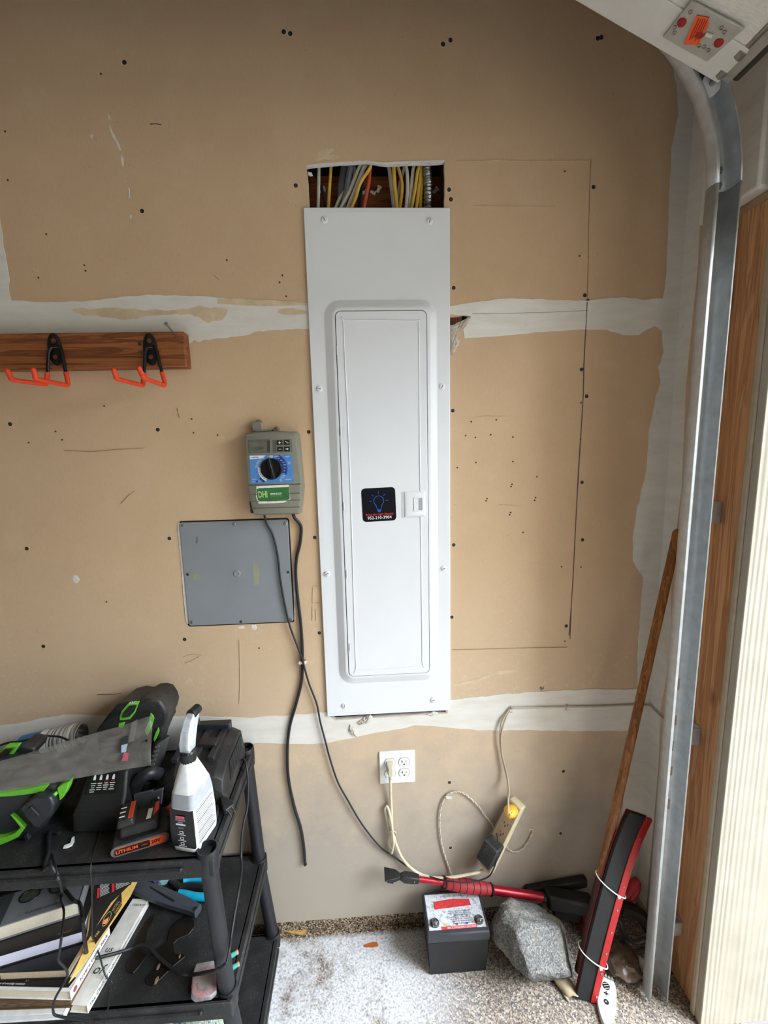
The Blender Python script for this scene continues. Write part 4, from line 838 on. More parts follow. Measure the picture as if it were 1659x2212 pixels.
# twisted bell wire
def twisted(lab, px, r, y=-.006, turns=26, name='twisted_wire'):
    P = catmull([Wy(q[0], q[1], q[2] if len(q) > 2 else y) for q in px], 14); t = None
    par = thing(name, lab, 'wire', P[-1])
    for ph, mt in ((0, M('wire_white', (220, 212, 198), .55)), (math.pi, M('wire_tan', (188, 172, 150), .55))):
        pts = []
        for i, p in enumerate(P):
            tg = (P[min(i+1, len(P)-1)]-P[max(i-1, 0)]).normalized(); f1, f2 = basis(tg); a_ = 2*math.pi*turns*i/len(P)+ph
            pts.append(p+(f1*math.cos(a_)+f2*math.sin(a_))*r)
        b = B(); b.tube(pts, r*.95, 6, 1); b.obj('strand', mt, par)
twisted('twisted pair wire arching from its clip to behind the power strip', [(1072, 1797, -.012), (1058, 1775), (1046, 1760), (1036, 1745), (1022, 1730), (1005, 1716), (990, 1710), (975, 1712), (964, 1719), (955, 1735), (950, 1760), (950, 1790), (954, 1822), (962, 1852), (970, 1875), (978, 1895, -.012)], .0016)
twisted('short twisted wire end curling right of the power strip', [(1093, 1828, -.02), (1102, 1837), (1115, 1840), (1128, 1834), (1138, 1822), (1146, 1808), (1150, 1797), (1151, 1792, -.012), (1143, 1793, -.02)], .0013, turns=9)
p = Wy(966, 1720, 0); s_ = thing('cable_clip', 'white clip holding the twisted pair wire at the top of its arch', 'staple', p)
b = B(); b.obox(p+V(.004, -.006, 0), V(.0095, 0, -.001), V(0, .003, 0), V(.0003, 0, .004)); b.obj('strap', STW, s_, bevel=.001)
b = B(); b.cyl(p+V(-.004, -.002, .003), p+V(-.006, -.012, .005), .0012, n=6); b.obj('nail', STEEL, s_)
# tiny coloured sticker above the lower joint
p = Wy(1171, 1488, -.0015); dc_ = thing('tiny_decal', 'tiny red, blue and green sticker scrap on the wall above the lower joint', 'sticker', p)
for dx, dz, cl in ((-.004, .003, (40, 110, 190)), (.0035, .002, (214, 80, 50)), (-.001, -.003, (60, 150, 110)), (.002, .0045, (226, 150, 60))):
    b = B(); b.loft([at_y(rrect(p.x+dx, p.z+dz, .0032, .0028, .001, 2), -.0008), at_y(rrect(p.x+dx, p.z+dz, .003, .0026, .001, 2), -.002)]); b.obj('colour_spot', M('decal_%d' % cl[0], cl, .5), dc_)
# ================================================================== floor things on the right
def pt(q):
    """('y'|'z'|'x', u, v, value)"""
    return {'y': Wy, 'z': Fz, 'x': Wx}[q[0]](q[1], q[2], q[3])
# ---- battery
BT = M('battery_case', (24, 24, 27), .55, var=.12, dust=.08); BTG = M('battery_lid', (52, 54, 60), .6, dust=.2)
bx0_, bx1_, by0, by1, bh = .096, .286, -.158, -.032, .157
bat = thing('lead_battery', 'black lead-acid battery with a worn white label on the floor', 'battery', (.19, -.095, 0))
ti = .006
b = B(); b.loft([[V(bx0_+ti, by0+ti, .0), V(bx1_-ti, by0+ti, 0), V(bx1_-ti, by1-ti, 0), V(bx0_+ti, by1-ti, 0)], [V(bx0_, by0, bh-.03), V(bx1_, by0, bh-.03), V(bx1_, by1, bh-.03), V(bx0_, by1, bh-.03)]]); b.obj('case', BT, bat, bevel=.003)
b = B(); b.box((bx0_-.002, by0-.002, bh-.03), (bx1_+.002, by1+.002, bh)); lid = b.obj('lid', BTG, bat, bevel=.004)
LB = NT('battery_label'); LB.set(.5); n_ = LB.noise(LB.pos(), 70, 5, .7); n2_ = LB.noise(LB.pos((160, 420, 1)), 1, 2)
c0 = LB.mix(LB.rng(n_, .52, .62), L((214, 220, 226)), L((150, 158, 166))); c0 = LB.mix(LB.rng(n2_, .60, .66, 0, .55), c0, L((60, 62, 70))); LB.color(c0); LB = LB.m
b = B(); b.box((bx0_+.006, by0+.012, bh), (bx1_-.006, by1-.006, bh+.0008)); lab_ = b.obj('label', LB, lid, smooth=0)
RDL = M('label_red', (206, 62, 62), .5, var=.3, scale=120); INK = M('label_ink', (52, 54, 62), .6)
zt2 = bh+.0012
b = B(); b.prism([V(.128, -.062, zt2), V(.128, -.086, zt2), V(.205, -.082, zt2), V(.248, -.080, zt2), V(.246, -.060, zt2), V(.19, -.056, zt2)], (0, 0, .0003)); b.obj('label_red_field', RDL, lab_, smooth=0)
b = B(); b.box((.140, -.147, zt2), (.252, -.138, zt2+.0003)); b.obj('label_red_band', RDL, lab_, smooth=0)
text('EVERSTART MAINTENANCE FREE', .0085, WHP, lab_, V(.249, -.1425, zt2+.0004), (-1, 0, 0), (0, -1, 0), depth=.0002, sx=.72)
for k in range(7):
    y = -.095-.006*k
    text(('DANGER POISON ACID', 'SHIELD EYES EXPLOSIVE', 'GASES CAN CAUSE', 'BLINDNESS OR INJURY', 'SULFURIC ACID BURNS', 'NO SPARKS FLAMES', 'FLUSH WITH WATER')[k], .0058, INK, lab_, V(.242-.004*(k % 2), y, zt2+.0004), (-1, 0, 0), (0, -1, 0), depth=.0001, sx=1.15)
for k in range(2): text('BATTERY 12 VOLT SERVICE', .0055, INK, lab_, V(.235, -.040-.007*k, zt2+.0004), (-1, 0, 0), (0, -1, 0), depth=.0001)
for px, cl in (((.155, -.133), (214, 190, 70)), ((.222, -.133), (60, 110, 190)), ((.19, -.133), (200, 70, 60))):
    b = B(); b.box((px[0]-.004, px[1]-.003, zt2), (px[0]+.004, px[1]+.003, zt2+.0003)); b.obj('warning_symbol', M('sym_%d' % cl[0], cl, .5), lab_, smooth=0)
for x in (.122, .262):
    b = B(); b.lathe(V(x, -.126, bh), (0, 0, 1), [(0, .014), (.004, .014), (.006, .011), (.004, .008)], 16); b.obj('terminal_ring', BTG, lid)
    b = B(); b.box((x-.008, -.140, bh+.002), (x+.008, -.136, bh+.022)); b.box((x-.008, -.140, bh+.002), (x+.008, -.122, bh+.006)); b.cyl((x, -.142, bh+.014), (x, -.130, bh+.014), .0045, n=10); b.obj('terminal', STEEL, lid, bevel=.001)
# ---- rock
RK = NT('gneiss_rock'); RK.set(.85, 0, .25); p_ = RK.pos(); r1 = RK.noise(p_, 190, 4, .75); r2 = RK.noise(RK.pos((60, 60, 25)), 1, 5, .7, 1.); r3 = RK.noise(p_, 9, 4)
col = RK.ramp(r1, [(.32, L((50, 50, 52))), (.47, L((104, 104, 103))), (.58, L((138, 137, 134))), (.72, L((182, 180, 174)))])
col = RK.mix(RK.rng(r2, .5, .68, 0, .55), col, L((92, 92, 94))); col = RK.mix(RK.rng(r3, .52, .72, 0, .45), col, L((182, 172, 150)))
RK.color(col); RK.bump(RK.math('ADD', r1, r2), .5, .004); RK = RK.m
bm = bmesh.new(); bmesh.ops.create_icosphere(bm, subdivisions=5, radius=1.)
cen = V(.425, -.165, .112); ax_ = Matrix.Rotation(math.radians(-46), 3, 'Y')@Matrix.Rotation(math.radians(12), 3, 'Z')
cuts = [(V(.42, -.85, .1).normalized(), .56), (V(-.45, -.75, -.45).normalized(), .68), (V(-.55, -.35, .75).normalized(), .72), (V(.9, .1, .45).normalized(), .66), (V(.25, -.30, 1.).normalized(), .86), (V(-.9, -.2, .05).normalized(), .74), (V(.7, -.45, -.6).normalized(), .74), (V(-.1, .3, 1.).normalized(), .9)]
vs_ = []
for v in bm.verts:
    d_ = v.co.normalized(); r = 1.+.16*mnoise.noise(d_*1.3+V(3, 1, 2))
    for n, h in cuts:
        q = d_.dot(n)
        if q > 1e-3: r = min(r, h/q*(1+.03*mnoise.noise(d_*6)))
    r += .055*mnoise.noise(d_*3.2)+.03*mnoise.noise(d_*8)+.016*mnoise.noise(d_*19)+.008*mnoise.noise(d_*40)
    q = ax_@Vector((d_.x*r*.104, d_.y*r*.098, d_.z*r*.152))
    vs_.append(cen+q)
b = B(); b.v = vs_; b.f = [tuple(v.index for v in f.verts) for f in bm.faces]; b.mi = [0]*len(b.f); bm.free()
zm = min(p.z for p in b.v)
for p in b.v: p.z = max(p.z-zm-.030, 0.001)
tag(b.obj('rock', RK, smooth=60), 'grey speckled granite rock on the floor beside the battery', 'rock')
# ---- telescopic snow brush lying against the wall
RP = M('pole_red', (158, 22, 40), .3, metal=.35); BP = M('brush_black', (24, 24, 25), .55, dust=.2); GRP = M('grip_red', (150, 34, 40), .65)
yb_ = -.052
def sp(u, v, y=yb_): return Wy(u, v, y)
A0, A1 = sp(905, 1899), sp(1175, 1938)
brs = thing('snow_brush', 'telescopic snow brush with a red pole lying behind the battery and rock', 'snow brush', sp(1000, 1925))
dirp = (A1-A0).normalized(); dwn = V(-dirp.z, 0, dirp.x)
b = B(); b.cyl(A0-dirp*.01, A0.lerp(A1, .55), .0085, n=16); b.obj('inner_pole', RP, brs)
b = B(); b.cyl(A0.lerp(A1, .5), A1, .0135, n=18); b.obj('outer_pole', RP, brs)
g0, g1 = A0.lerp(A1, .19), A0.lerp(A1, .57); n = 6
b = B(); b.lathe(g0, dirp, [(0, .013), (.006, .017), ((g1-g0).length*.5, .021), ((g1-g0).length-.006, .018), ((g1-g0).length, .013)], 20); grip = b.obj('foam_grip', GRP, brs)
for i in range(8):
    q = g0.lerp(g1, (i+.1)/7.2); b = B(); rr_ = .0162+.0046*math.sin(math.pi*(i+.2)/7.4)
    b.tube([q+(V(0, -1, 0)*math.cos(t)+dwn*math.sin(t))*rr_+dirp*(.006*math.sin(t+1)) for t in [2*math.pi*k/12 for k in range(12)]], .0030 if i in (0, 7) else .0011, 6, 1, True); b.obj('grip_band', BP, grip)
b = B(); h0 = A0-dirp*.004
b.loft([[h0-dirp*s+V(0, yy*wd, 0)+dwn*(zz*ht) for yy, zz in ((-1, -1), (1, -1), (1, 1), (-1, 1))] for s, wd, ht in ((-.004, .010, .010), (.02, .012, .012), (.045, .012, .012), (.060, .008, .007))]); b.obj('scraper_neck', BP, brs, bevel=.003)
b = B(); b.loft([[h0-dirp*s+V(0, yy*wd, 0)+dwn*(zz*ht) for yy, zz in ((-1, -1), (1, -1), (1, 1), (-1, 1))] for s, wd, ht in ((.058, .006, .006), (.075, .016, .007), (.098, .021, .004), (.112, .024, .0015))]); scp = b.obj('scraper_blade', BP, brs, bevel=.001)
for k in range(4): b = B(); q = h0-dirp*.092+V(0, -.018+.012*k, 0)-dwn*.006; b.obox(q, dirp*.010, V(0, .002, 0), dwn*.003); b.obj('ice_tooth', BP, scp)
b = B(); b.lathe(h0-dirp*.012+V(0, -.012, 0), (0, -1, 0), [(0, .003), (.0015, .0025), (.002, .001)], 8); b.obj('screw', STEEL, brs)
A2 = sp(1272, 1955, -.06)
b = B(); b.cyl(A1-dirp*.006, A1+dirp*.014, .016, n=16); b.obj('collar', BP, brs)
b = B(); b.obox((A1+A2)/2+dirp*.01, (A2-A1)*.52, V(0, .024, 0), V(0, 0, .027)); hd_ = b.obj('brush_head', BP, brs, bevel=.008)
b = B(); b.obox((A1+A2)/2+V(.02, -.004, -.042), (A2-A1)*.42, V(0, .016, 0), V(0, 0, .018)); b.obj('bristles', M('bristle_black', (24, 22, 21), .9, bump=.8, scale=120), hd_)
# second black bar behind the head, red part below
b = B(); q0, q1 = Wy(1135, 1925, -.014), Wy(1266, 1903, -.016); b.obox((q0+q1)/2, (q1-q0)/2, V(0, .012, 0), V(0, 0, .016)); tag(b.obj('black_bar', BP, bevel=.005), 'dusty black plastic bar between the snow brush head and the wall', 'bar')
# ---- floor squeegee tied upright beside the track
WD = M('squeegee_rubber', (28, 29, 31), .75, var=.1, dust=.06); SR = M('squeegee_red', (178, 32, 36), .4)
sq = thing('floor_squeegee', 'floor squeegee with wooden handle and red strip leaning upright by the track', 'squeegee', Fz(1262, 2152, .0))
bl = Fz(1243, 2150, .004); br_ = Fz(1287, 2158, .004); tl_ = Wy(1347, 1748, -.172); tr_ = Wy(1394, 1764, -.172)
def bow(k, s):  # point on blade: k up, s across; slight bow to the left in the middle and a curl at the top
    p = bl.lerp(tl_, k).lerp(br_.lerp(tr_, k), s); up_ = (tl_-bl).normalized(); acr = (br_-bl).normalized()
    return p+acr*(-.010*math.sin(math.pi*k)+(.012*max(0, k-.72)/.28*max(0, k-.72)/.28-.0))+V(0, -.004*math.sin(math.pi*k), 0)
def strip(name, s0, s1, th, off, mat, par, n=16):
    loops = []
    for i in range(n+1):
        k = i/n; a, c_ = bow(k, s0), bow(k, s1); nn = (c_-a).cross((tl_-bl)).normalized()
        if nn.y > 0: nn = -nn
        loops.append([a+nn*off, c_+nn*off, c_+nn*(off+th), a+nn*(off+th)])
    b = B(); b.loft(loops); return b.obj(name, mat, par, bevel=.001)
strip('rubber_blade', -.02, .74, .010, 0, WD, sq); red = strip('metal_strip', .68, 1.0, .003, .010, SR, sq); strip('back_strip', -.055, .9, .003, -.005, M('squeegee_red_dark', (120, 22, 26), .45), sq)
strip('channel_lip', .86, 1.02, .008, .002, M('squeegee_red_dark', (120, 22, 26), .45), sq)
for k in (.04, .165, .275, .39, .51, .635, .765, .895):
    p = bow(k, .84); b = B(); nn = V(.35, -.9, .2).normalized(); b.lathe(p+V(0, -.013, 0), nn, [(-.002, .0036), (.0012, .0034), (.002, .0015)], 10); b.obj('rivet', STEEL, red)
hp0, hp1 = Fz(1258, 2110, .02), Wy(1463, 1152, -.085)
hp0 = bow(.10, .30)+V(0, .030, 0)
b = B(); b.cyl(hp0, hp1, .0125, n=18); b.sphere(hp1, .0125, 12, 8); b.obj('wooden_handle', HANDLE, sq)
sock0, sock1 = hp0, hp0.lerp(hp1, .22)
b = B(); b.cyl(sock0-(sock1-sock0)*.05, sock1, .0145, .0135, n=16); b.obj('handle_socket', M('socket_steel', (70, 40, 38), .5, metal=.3), sq)
ZT = M('zip_tie', (226, 226, 220), .45)
for k, k2 in ((.60, .62), (.215, .21)):
    a_, c_ = bow(k+.03, -.12), bow(k-.02, 1.02); m_ = (a_+c_)/2
    b = B(); b.tube([a_+V(-.003, .02, .004), a_+V(-.003, -.006, .001), m_+V(0, -.0165, -.003), c_+V(.002, -.012, 0), c_+V(.004, .010, .003), m_+V(0, .034, .008)], .0017, 6, 5, True); z_ = b.obj('zip_tie', ZT, sq)
    q = bow(k-.005, .66)+V(0, -.020, -.003); b = B(); b.obox(q, V(.0045, 0, 0), V(0, .003, 0), V(0, 0, .004)); b.obj('tie_lock', ZT, z_, bevel=.001)
# ---- white plastic tool in front of it
WPL = M('white_plastic', (226, 228, 226), .45)
wt = thing('white_scraper', 'white plastic scraper with toothed end on the floor before the squeegee', 'scraper', Fz(1312, 2165, 0))
c0 = Fz(1309, 2112, .012); c1 = Fz(1310, 2222, .012); d1 = (c1-c0).normalized(); s1 = V(d1.y, -d1.x, 0)
if s1.x < 0: s1 = -s1
ln_ = (c1-c0).length
prf = [(0, .021), (.08, .0255), (.25, .028), (.5, .0265), (.7, .021), (.85, .015), (.95, .008), (1., .001)]
lo = [c0+d1*(ln_*t)-s1*w_ for t, w_ in prf]+[c0+d1*(ln_*t)+s1*w_ for t, w_ in prf[::-1]]
b = B(); b.loft([[p+V(0, 0, -.011) for p in lo], [p for p in lo], [p*.93+(c0+c1)*.035+V(0, 0, .004) for p in lo]]); wb = b.obj('tool_body', WPL, wt, smooth=40)
for k in range(5): b = B(); q = c0-d1*.004+s1*(-.017+.0085*k); b.prism([q-s1*.0035, q+s1*.0035, q-d1*.009], (0, 0, -.006)); b.obj('tooth', WPL, wb)
BH = M('hole_black', (24, 24, 25), .6)
b = B(); q = c0+d1*.026; b.lathe(q+V(0, 0, .0035), (0, 0, 1), [(0, .0105), (.0012, .010), (.0008, .004)], 18); b.obj('round_recess', BH, wb)
for k in range(3): b = B(); b.box((q.x-.007, q.y-.006+.006*k-.0006, .0165), (q.x+.007, q.y-.006+.006*k+.0006, .0172)); b.obj('recess_bar', WPL, wb)
b = B(); q = c0+d1*.068; b.lathe(q+V(0, 0, .0035), (0, 0, 1), [(0, .0075), (.0008, .007), (.0005, .003)], 16); b.obj('thumb_hole', BH, wb)
b = B(); q = c0+d1*.046; b.obox(q+V(0, 0, .004), s1*.006, d1*.0016, V(0, 0, .0006)); b.obox(q+V(0, 0, .004), s1*.0012, d1*.006, V(0, 0, .0006)); b.obj('slider_mark', BH, wb)
# ---- clutter in the corner
RDP = M('tool_red', (166, 26, 40), .45); 
rt = thing('red_hand_shears', 'red handled hand shears with black blades in the corner behind the track', 'shears', Wy(1360, 2000, -.12))
b = B(); b.tube([Wy(1350, 1932, -.10), Wy(1362, 1920, -.10), Wy(1374, 1905, -.10), Wy(1372, 1925, -.10), Wy(1355, 1945, -.10)], lambda t: .016-.004*t, 12, 5); b.obj('red_handle', RDP, rt)
b = B(); b.tube([Wy(1340, 1958, -.12), Wy(1370, 1968, -.12), Wy(1395, 1990, -.12), Wy(1408, 2015, -.12)], .02, 10, 5); b.obj('black_body', BP, rt)
for k in range(3):
    q = [Wy(u, v+k*21, -.14) for u, v in ((1340, 1985), (1352, 2022), (1372, 2035), (1395, 2030), (1412, 2045))]
    b = B(); b.tube(q, .0062, 8, 5); b.obj('blade', M('blade_steel', (88, 88, 88), .45, metal=.6), rt)
rd = thing('red_box_end', 'red plastic box end half hidden behind the squeegee', 'box', Fz(1265, 2005, 0))
q = Fz(1262, 2008, 0); b = B(); b.box((q.x-.02, -.10, 0.0), (q.x+.03, -.05, .085)); b.obj('box_shell', RDP, rd, bevel=.006)
b = B(); b.box((q.x-.022, -.102, .06), (q.x+.032, -.048, .068)); b.obj('box_rim', M('tool_red_dark', (112, 18, 28), .5), rd, bevel=.002)
b = B(); b.tube([Wy(1215, 2000, -.03), Wy(1220, 2018, -.035), Wy(1232, 2028, -.04), Wy(1243, 2020, -.04), Wy(1248, 2000, -.035)], .0022, 6, 5); tag(b.obj('wire_loop', CBK), 'small black wire loop by the wall behind the rock', 'wire')
# crumpled brown plastic bag
bm = bmesh.new(); bmesh.ops.create_icosphere(bm, subdivisions=4, radius=1.); b = B(); cb = Fz(1345, 2075, .03)
for v in bm.verts:
    d_ = v.co; r = 1+.25*mnoise.noise(d_*1.7)+.14*mnoise.noise(d_*4.5)
    q = cb+V(d_.x*r*.055, d_.y*r*.05, d_.z*r*.033); q.z = max(q.z, .001); b.v.append(q)
b.f = [tuple(v.index for v in f.verts) for f in bm.faces]; b.mi = [0]*len(b.f); bm.free()
tag(b.obj('plastic_bag', M('bag_brown_film', (112, 96, 84), .25, var=.4, scale=40), smooth=25), 'crumpled brownish plastic bag on the floor behind the white scraper', 'bag')
def chip(name, lab, cat, u, v, sx_, sy_, sz_, mat, rz=0., seed=1):
    c_ = Fz(u, v, sz_); b = B(); bm = bmesh.new(); bmesh.ops.create_icosphere(bm, subdivisions=3, radius=1.)
    for w_ in bm.verts:
        d_ = w_.co; r = 1+.25*mnoise.noise(d_*1.6+V(seed, seed, 0)); x, y = d_.x*r*sx_, d_.y*r*sy_
        b.v.append(c_+V(x*math.cos(rz)-y*math.sin(rz), x*math.sin(rz)+y*math.cos(rz), max(-sz_+.0005, d_.z*r*sz_)))
    b.f = [tuple(x.index for x in f.verts) for f in bm.faces]; b.mi = [0]*len(b.f); bm.free(); return tag(b.obj(name, mat, smooth=40), lab, cat)
chip('stone_chip', 'pale tan stone chip leaning at the foot of the rock', 'stone', 1220, 2125, .022, .04, .012, M('chip_tan', (176, 160, 132), .85, var=.2), .6, 2)
chip('stone_chip', 'rounded pale pebble beside the foot of the track', 'stone', 1386, 2085, .02, .024, .014, M('pebble_pale', (188, 182, 168), .8), .2, 5)
chip('stone_chip', 'tiny tan splinter in front of the rock', 'stone', 1222, 2153, .004, .014, .004, MATS['chip_tan'], .3, 7)
# dry leaf, wood splinter, rust-coloured chip
def leaf(name, lab, cat, px, mat, z=.003, th=.002, curl=.006):
    P = [Fz(u, v, 0) for u, v in px]; m_ = sum(P, Vector())/len(P)
    l0 = [p+V(0, 0, z+curl*((p-m_).length/.03)**2) for p in P]; b = B(); b.loft([l0, [p+V(0, 0, th) for p in l0]]); return tag(b.obj(name, mat), lab, cat)
leaf('wood_splinter', 'yellowish split of wood lying at the foot of the wall', 'splinter', [(610, 2016), (622, 2012), (640, 2010), (657, 2008), (661, 2014), (659, 2024), (650, 2023), (630, 2020)], M('splinter_wood', (186, 148, 88), .7, var=.3, scale=90), .004, .004, .002)
leaf('rust_chip', 'flat orange-brown chip lying on the white floor stain', 'chip', [(786, 2044), (792, 2041), (806, 2037), (815, 2037), (817, 2045), (805, 2047), (790, 2047)], M('chip_rust', (172, 92, 34), .6), .001, .003, .001)
# ================================================================== black plastic shelving unit
BS = M('shelf_black', (24, 24, 25), .62, var=.12, scale=30, dust=.35); BPo = M('post_black', (26, 27, 31), .5, var=.08)
Z1, Z2, Z3 = .718, .335, .032
sh = thing('shelving_unit', 'black plastic shelving unit standing against the wall at left', 'shelf', (-.87, -.2, 0))
XL = -1.33
def deck(z, xr, yf, yb2):
    b = B(); b.box((XL, yf, z-.010), (xr-.012, yb2, z)); d_ = b.obj('shelf_deck', BS, sh, bevel=.002)
    # rim with stepped mouldings
    for (x0, y0, x1, y1) in ((XL, yf-.006, xr, yf+.012), (XL, yb2-.012, xr, yb2)):
        b = B(); b.box((x0, y0, z-.046), (x1, y1, z)); b.obj('shelf_rim', BS, d_, bevel=.004)
    for k, (h0, h1, dx) in enumerate(((-.046, -.032, .0), (-.032, -.016, .004), (-.016, .0, .001))):
        b = B(); b.box((xr-.02, yf+.03, z+h0), (xr-dx, yb2-.02, z+h1)); b.obj('shelf_rim', BS, d_, bevel=.003)
    b = B(); b.tube([V(XL+.1, yf-.0075, z-.018), V(xr-.075, yf-.0075, z-.018)], .0045, 8, 1); b.sphere((xr-.075, yf-.0075, z-.018), .0055, 8, 6); b.obj('rim_bead', BS, d_)
    for y in (yf+.05, (yf+yb2)/2, yb2-.05):
        b = B(); b.box((XL+.01, y-.008, z-.04), (xr-.02, y+.008, z-.0101)); b.obj('underside_rib', BS, d_)
    return d_
d1 = deck(Z1, -.428, -.388, -.008); d2 = deck(Z2, -.412, -.400, -.012); d3 = deck(Z3+.012, -.384, -.40, -.03)
def post(x0, y0, z0, x1, y1, z1, r=.0195): b = B(); b.cyl((x0, y0, z0), (x1, y1, z1), r, n=24); return b.obj('post', BPo, sh)
def cup(x, y, z, r=.0235, h=.05, top=.012):
    b = B(); prof = [(-h, r*.96), (-h, r), (top-.002, r), (top, r-.001), (top, r-.003), (top-.03, r-.004), (top-.03, .001)]
    b.lathe(V(x, y, z), (0, 0, 1), [(-h, r*.9), (-h+.004, r), (top-.002, r), (top, r-.001), (top, r-.0035), (top-.028, r-.0045), (top-.028, .001)], 28); b.obj('post_cup', BPo, sh)
for yy in (-.372, -.03):
    x1_, x2_, x3_ = -.448, -.433, -.408
    cup(x1_, yy, Z1); cup(x2_, yy, Z2, top=.004); cup(x3_, yy, Z3+.012, top=.004, h=.04)
    post(x2_, yy, Z2-.01, x1_, yy, Z1-.048); post(x3_, yy, Z3, x2_, yy, Z2-.048)
    cup(XL+.03, yy, Z1); cup(XL+.03, yy, Z2, top=.004); cup(XL+.03, yy, Z3+.012, top=.004, h=.04)
    post(XL+.03, yy, Z2-.01, XL+.03, yy, Z1-.048); post(XL+.03, yy, Z3, XL+.03, yy, Z2-.048)
# ================================================================== top shelf
ZD = Z1+.0005
# ---- big black charger with side vents
TB = M('tool_black', (26, 26, 28), .5, var=.1, dust=.5); TBs = M('tool_black_smooth', (36, 38, 42), .4, var=.08)
ch = thing('large_charger', 'large black battery charger with side vents by the rear shelf post', 'charger', (-.52, -.13, ZD))
x0, x1, y0, y1 = -.612, -.444, -.250, -.056
sec = lambda y, zt_, ins: [V(x0+ins, y, ZD), V(x1, y, ZD), V(x1+.002, y, ZD+.03), V(x1-.006, y, zt_-.012), V(x1-.028, y, zt_), V(x0+.03+ins, y, zt_), V(x0+ins, y, zt_-.02)]
b = B(); b.loft([sec(y0, ZD+.060, .02), sec(y0+.012, ZD+.085, .008), sec(y0+.05, ZD+.100, 0), sec(y1-.03, ZD+.108, 0), sec(y1, ZD+.100, .004)]); cb_ = b.obj('charger_case', TB, ch, bevel=.002, bang=20)
for k in range(13):
    y = -.082-.0092*k; z0_ = ZD+.040; b = B(); b.prism([V(x1+.0005, y, z0_), V(x1+.0005, y-.0042, z0_), V(x1-.0035, y-.0042+.014, z0_+.045), V(x1-.0035, y+.014, z0_+.045)], (.002, 0, 0)); b.obj('vent_fin', TBs, cb_, smooth=0)
for xx in (-.595, -.545, -.50): b = B(); b.box((xx, -.20, ZD+.098), (xx+.018, -.05, ZD+.112)); b.obj('slide_rail', TBs, cb_, bevel=.002)
b = B(); b.box((-.575, -.078, ZD+.098), (-.475, -.054, ZD+.126)); b.obj('latch_bridge', TBs, cb_, bevel=.004)
b = B(); b.box((-.54, -.155, ZD+.100), (-.49, -.125, ZD+.118)); b.obj('contact_block', TB, cb_, bevel=.003)
# ---- spray bottle
SBW = M('bottle_white', (236, 238, 240), .3); SBG = M('bottle_silver', (168, 172, 178), .35); SBK = M('bottle_label_black', (24, 22, 22), .35); CAPK = M('cap_black', (22, 22, 23), .45)
bc = V(-.490, -.328, ZD); ra = math.radians(-14)
sbt = thing('spray_bottle', 'white and black trigger spray bottle standing at the shelf corner', 'spray bottle', bc)
def bsec(z, hx, hy, r=.4, dx=0, dy=0):
    out = []
    for x, y in rrect(0, 0, hx, hy, min(hx, hy)*r, 5): out.append(bc+V(dx+x*math.cos(ra)-y*math.sin(ra), dy+x*math.sin(ra)+y*math.cos(ra), z))
    return out
def bl_(nm, secs, mat, par): b = B(); b.loft(secs); return b.obj(nm, mat, par, smooth=40)
bl_('bottle_foot', [bsec(0, .029, .040), bsec(.004, .032, .044), bsec(.014, .033, .045)], SBW, sbt)
lb = bl_('label_wrap', [bsec(.014, .033, .045), bsec(.06, .0335, .045), bsec(.112, .0315, .0425)], SBW, sbt)
bl_('silver_band', [bsec(.112, .0318, .0428), bsec(.145, .029, .038)], SBG, sbt)
bl_('bottle_shoulder', [bsec(.145, .0288, .0378, .5), bsec(.168, .0255, .030, .6), bsec(.19, .0215, .023, .8), bsec(.207, .0168, .0172, .95)], SBW, sbt)
# black front panel follows the narrow front; white printed side
def face(z, s, yy, off): return bc+V(*((s*math.cos(ra)-yy*math.sin(ra)), (s*math.sin(ra)+yy*math.cos(ra)), z))
fr = lambda z, s, hy: face(z, s, -hy-.0006, 0)
b = B(); zz = [.016, .06, .110]; hh = [.045, .045, .0427]; wd_ = [.030, .0305, .0285]
b.loft([[fr(z, -w_, h), fr(z, w_, h), fr(z, w_, h-.004), fr(z, -w_, h-.004)] for z, h, w_ in zip(zz, hh, wd_)]); bp_ = b.obj('black_label', SBK, lb)
b = B(); b.loft([[face(z, -w_-.0036, -h+.006, 0), face(z, -w_-.0036, h-.006, 0), face(z, -w_-.002, h-.006, 0), face(z, -w_-.002, -h+.006, 0)] for z, h, w_ in zip(zz, hh, wd_)]); b.obj('black_label_side', SBK, lb)
xa_ = V(math.cos(ra), math.sin(ra), 0); fn = V(math.sin(ra), -math.cos(ra), 0)
def ft(s, z, size, mat, al='CENTER', x=0.): return text(s, size, mat, bp_, bc+xa_*x+fn*.0458+V(0, 0, z), xa_, (0, 0, 1), align=al, depth=.0004)
b = B(); b.obox(bc+fn*.0456+V(-.002, 0, .094), xa_*.011, fn*.0006, V(0, 0, .003)); b.obj('pink_tag', M('tag_pink', (226, 96, 120), .4), bp_)
ft('WEIMAN', .094, .0042, WHP, x=-.002).location
ft('STAINLESS', .087, .0055, WHP, x=-.002); ft('STEEL', .081, .0055, WHP, x=-.002)
b = B(); b.obox(bc+fn*.0456+V(-.002, 0, .0755), xa_*.012, fn*.0005, V(0, 0, .0016)); b.obj('white_bar', WHP, bp_)
ft('Spray it!', .067, .0042, WHP, x=-.002)
for z in (.055, .040, .026):
    c_ = bc+fn*.0458+V(-.002, 0, z)
    for sx_, sz_ in (((-.004, 0), (.0004, .003)), ((.004, 0), (.0004, .003)), ((0, .003), (.004, .0004)), ((0, -.003), (.004, .0004))):
        b = B(); b.obox(c_+xa_*sx_[0]+V(0, 0, sx_[1]), xa_*sz_[0], fn*.0003, V(0, 0, sz_[1])); b.obj('appliance_icon', WHP, bp_)
    b = B(); b.obox(c_+V(0, 0, -.0062), xa_*.010, fn*.0003, V(0, 0, .0005)); b.obj('icon_caption', WHP, bp_)
sn = xa_; yax = V(-math.sin(ra), math.cos(ra), 0)
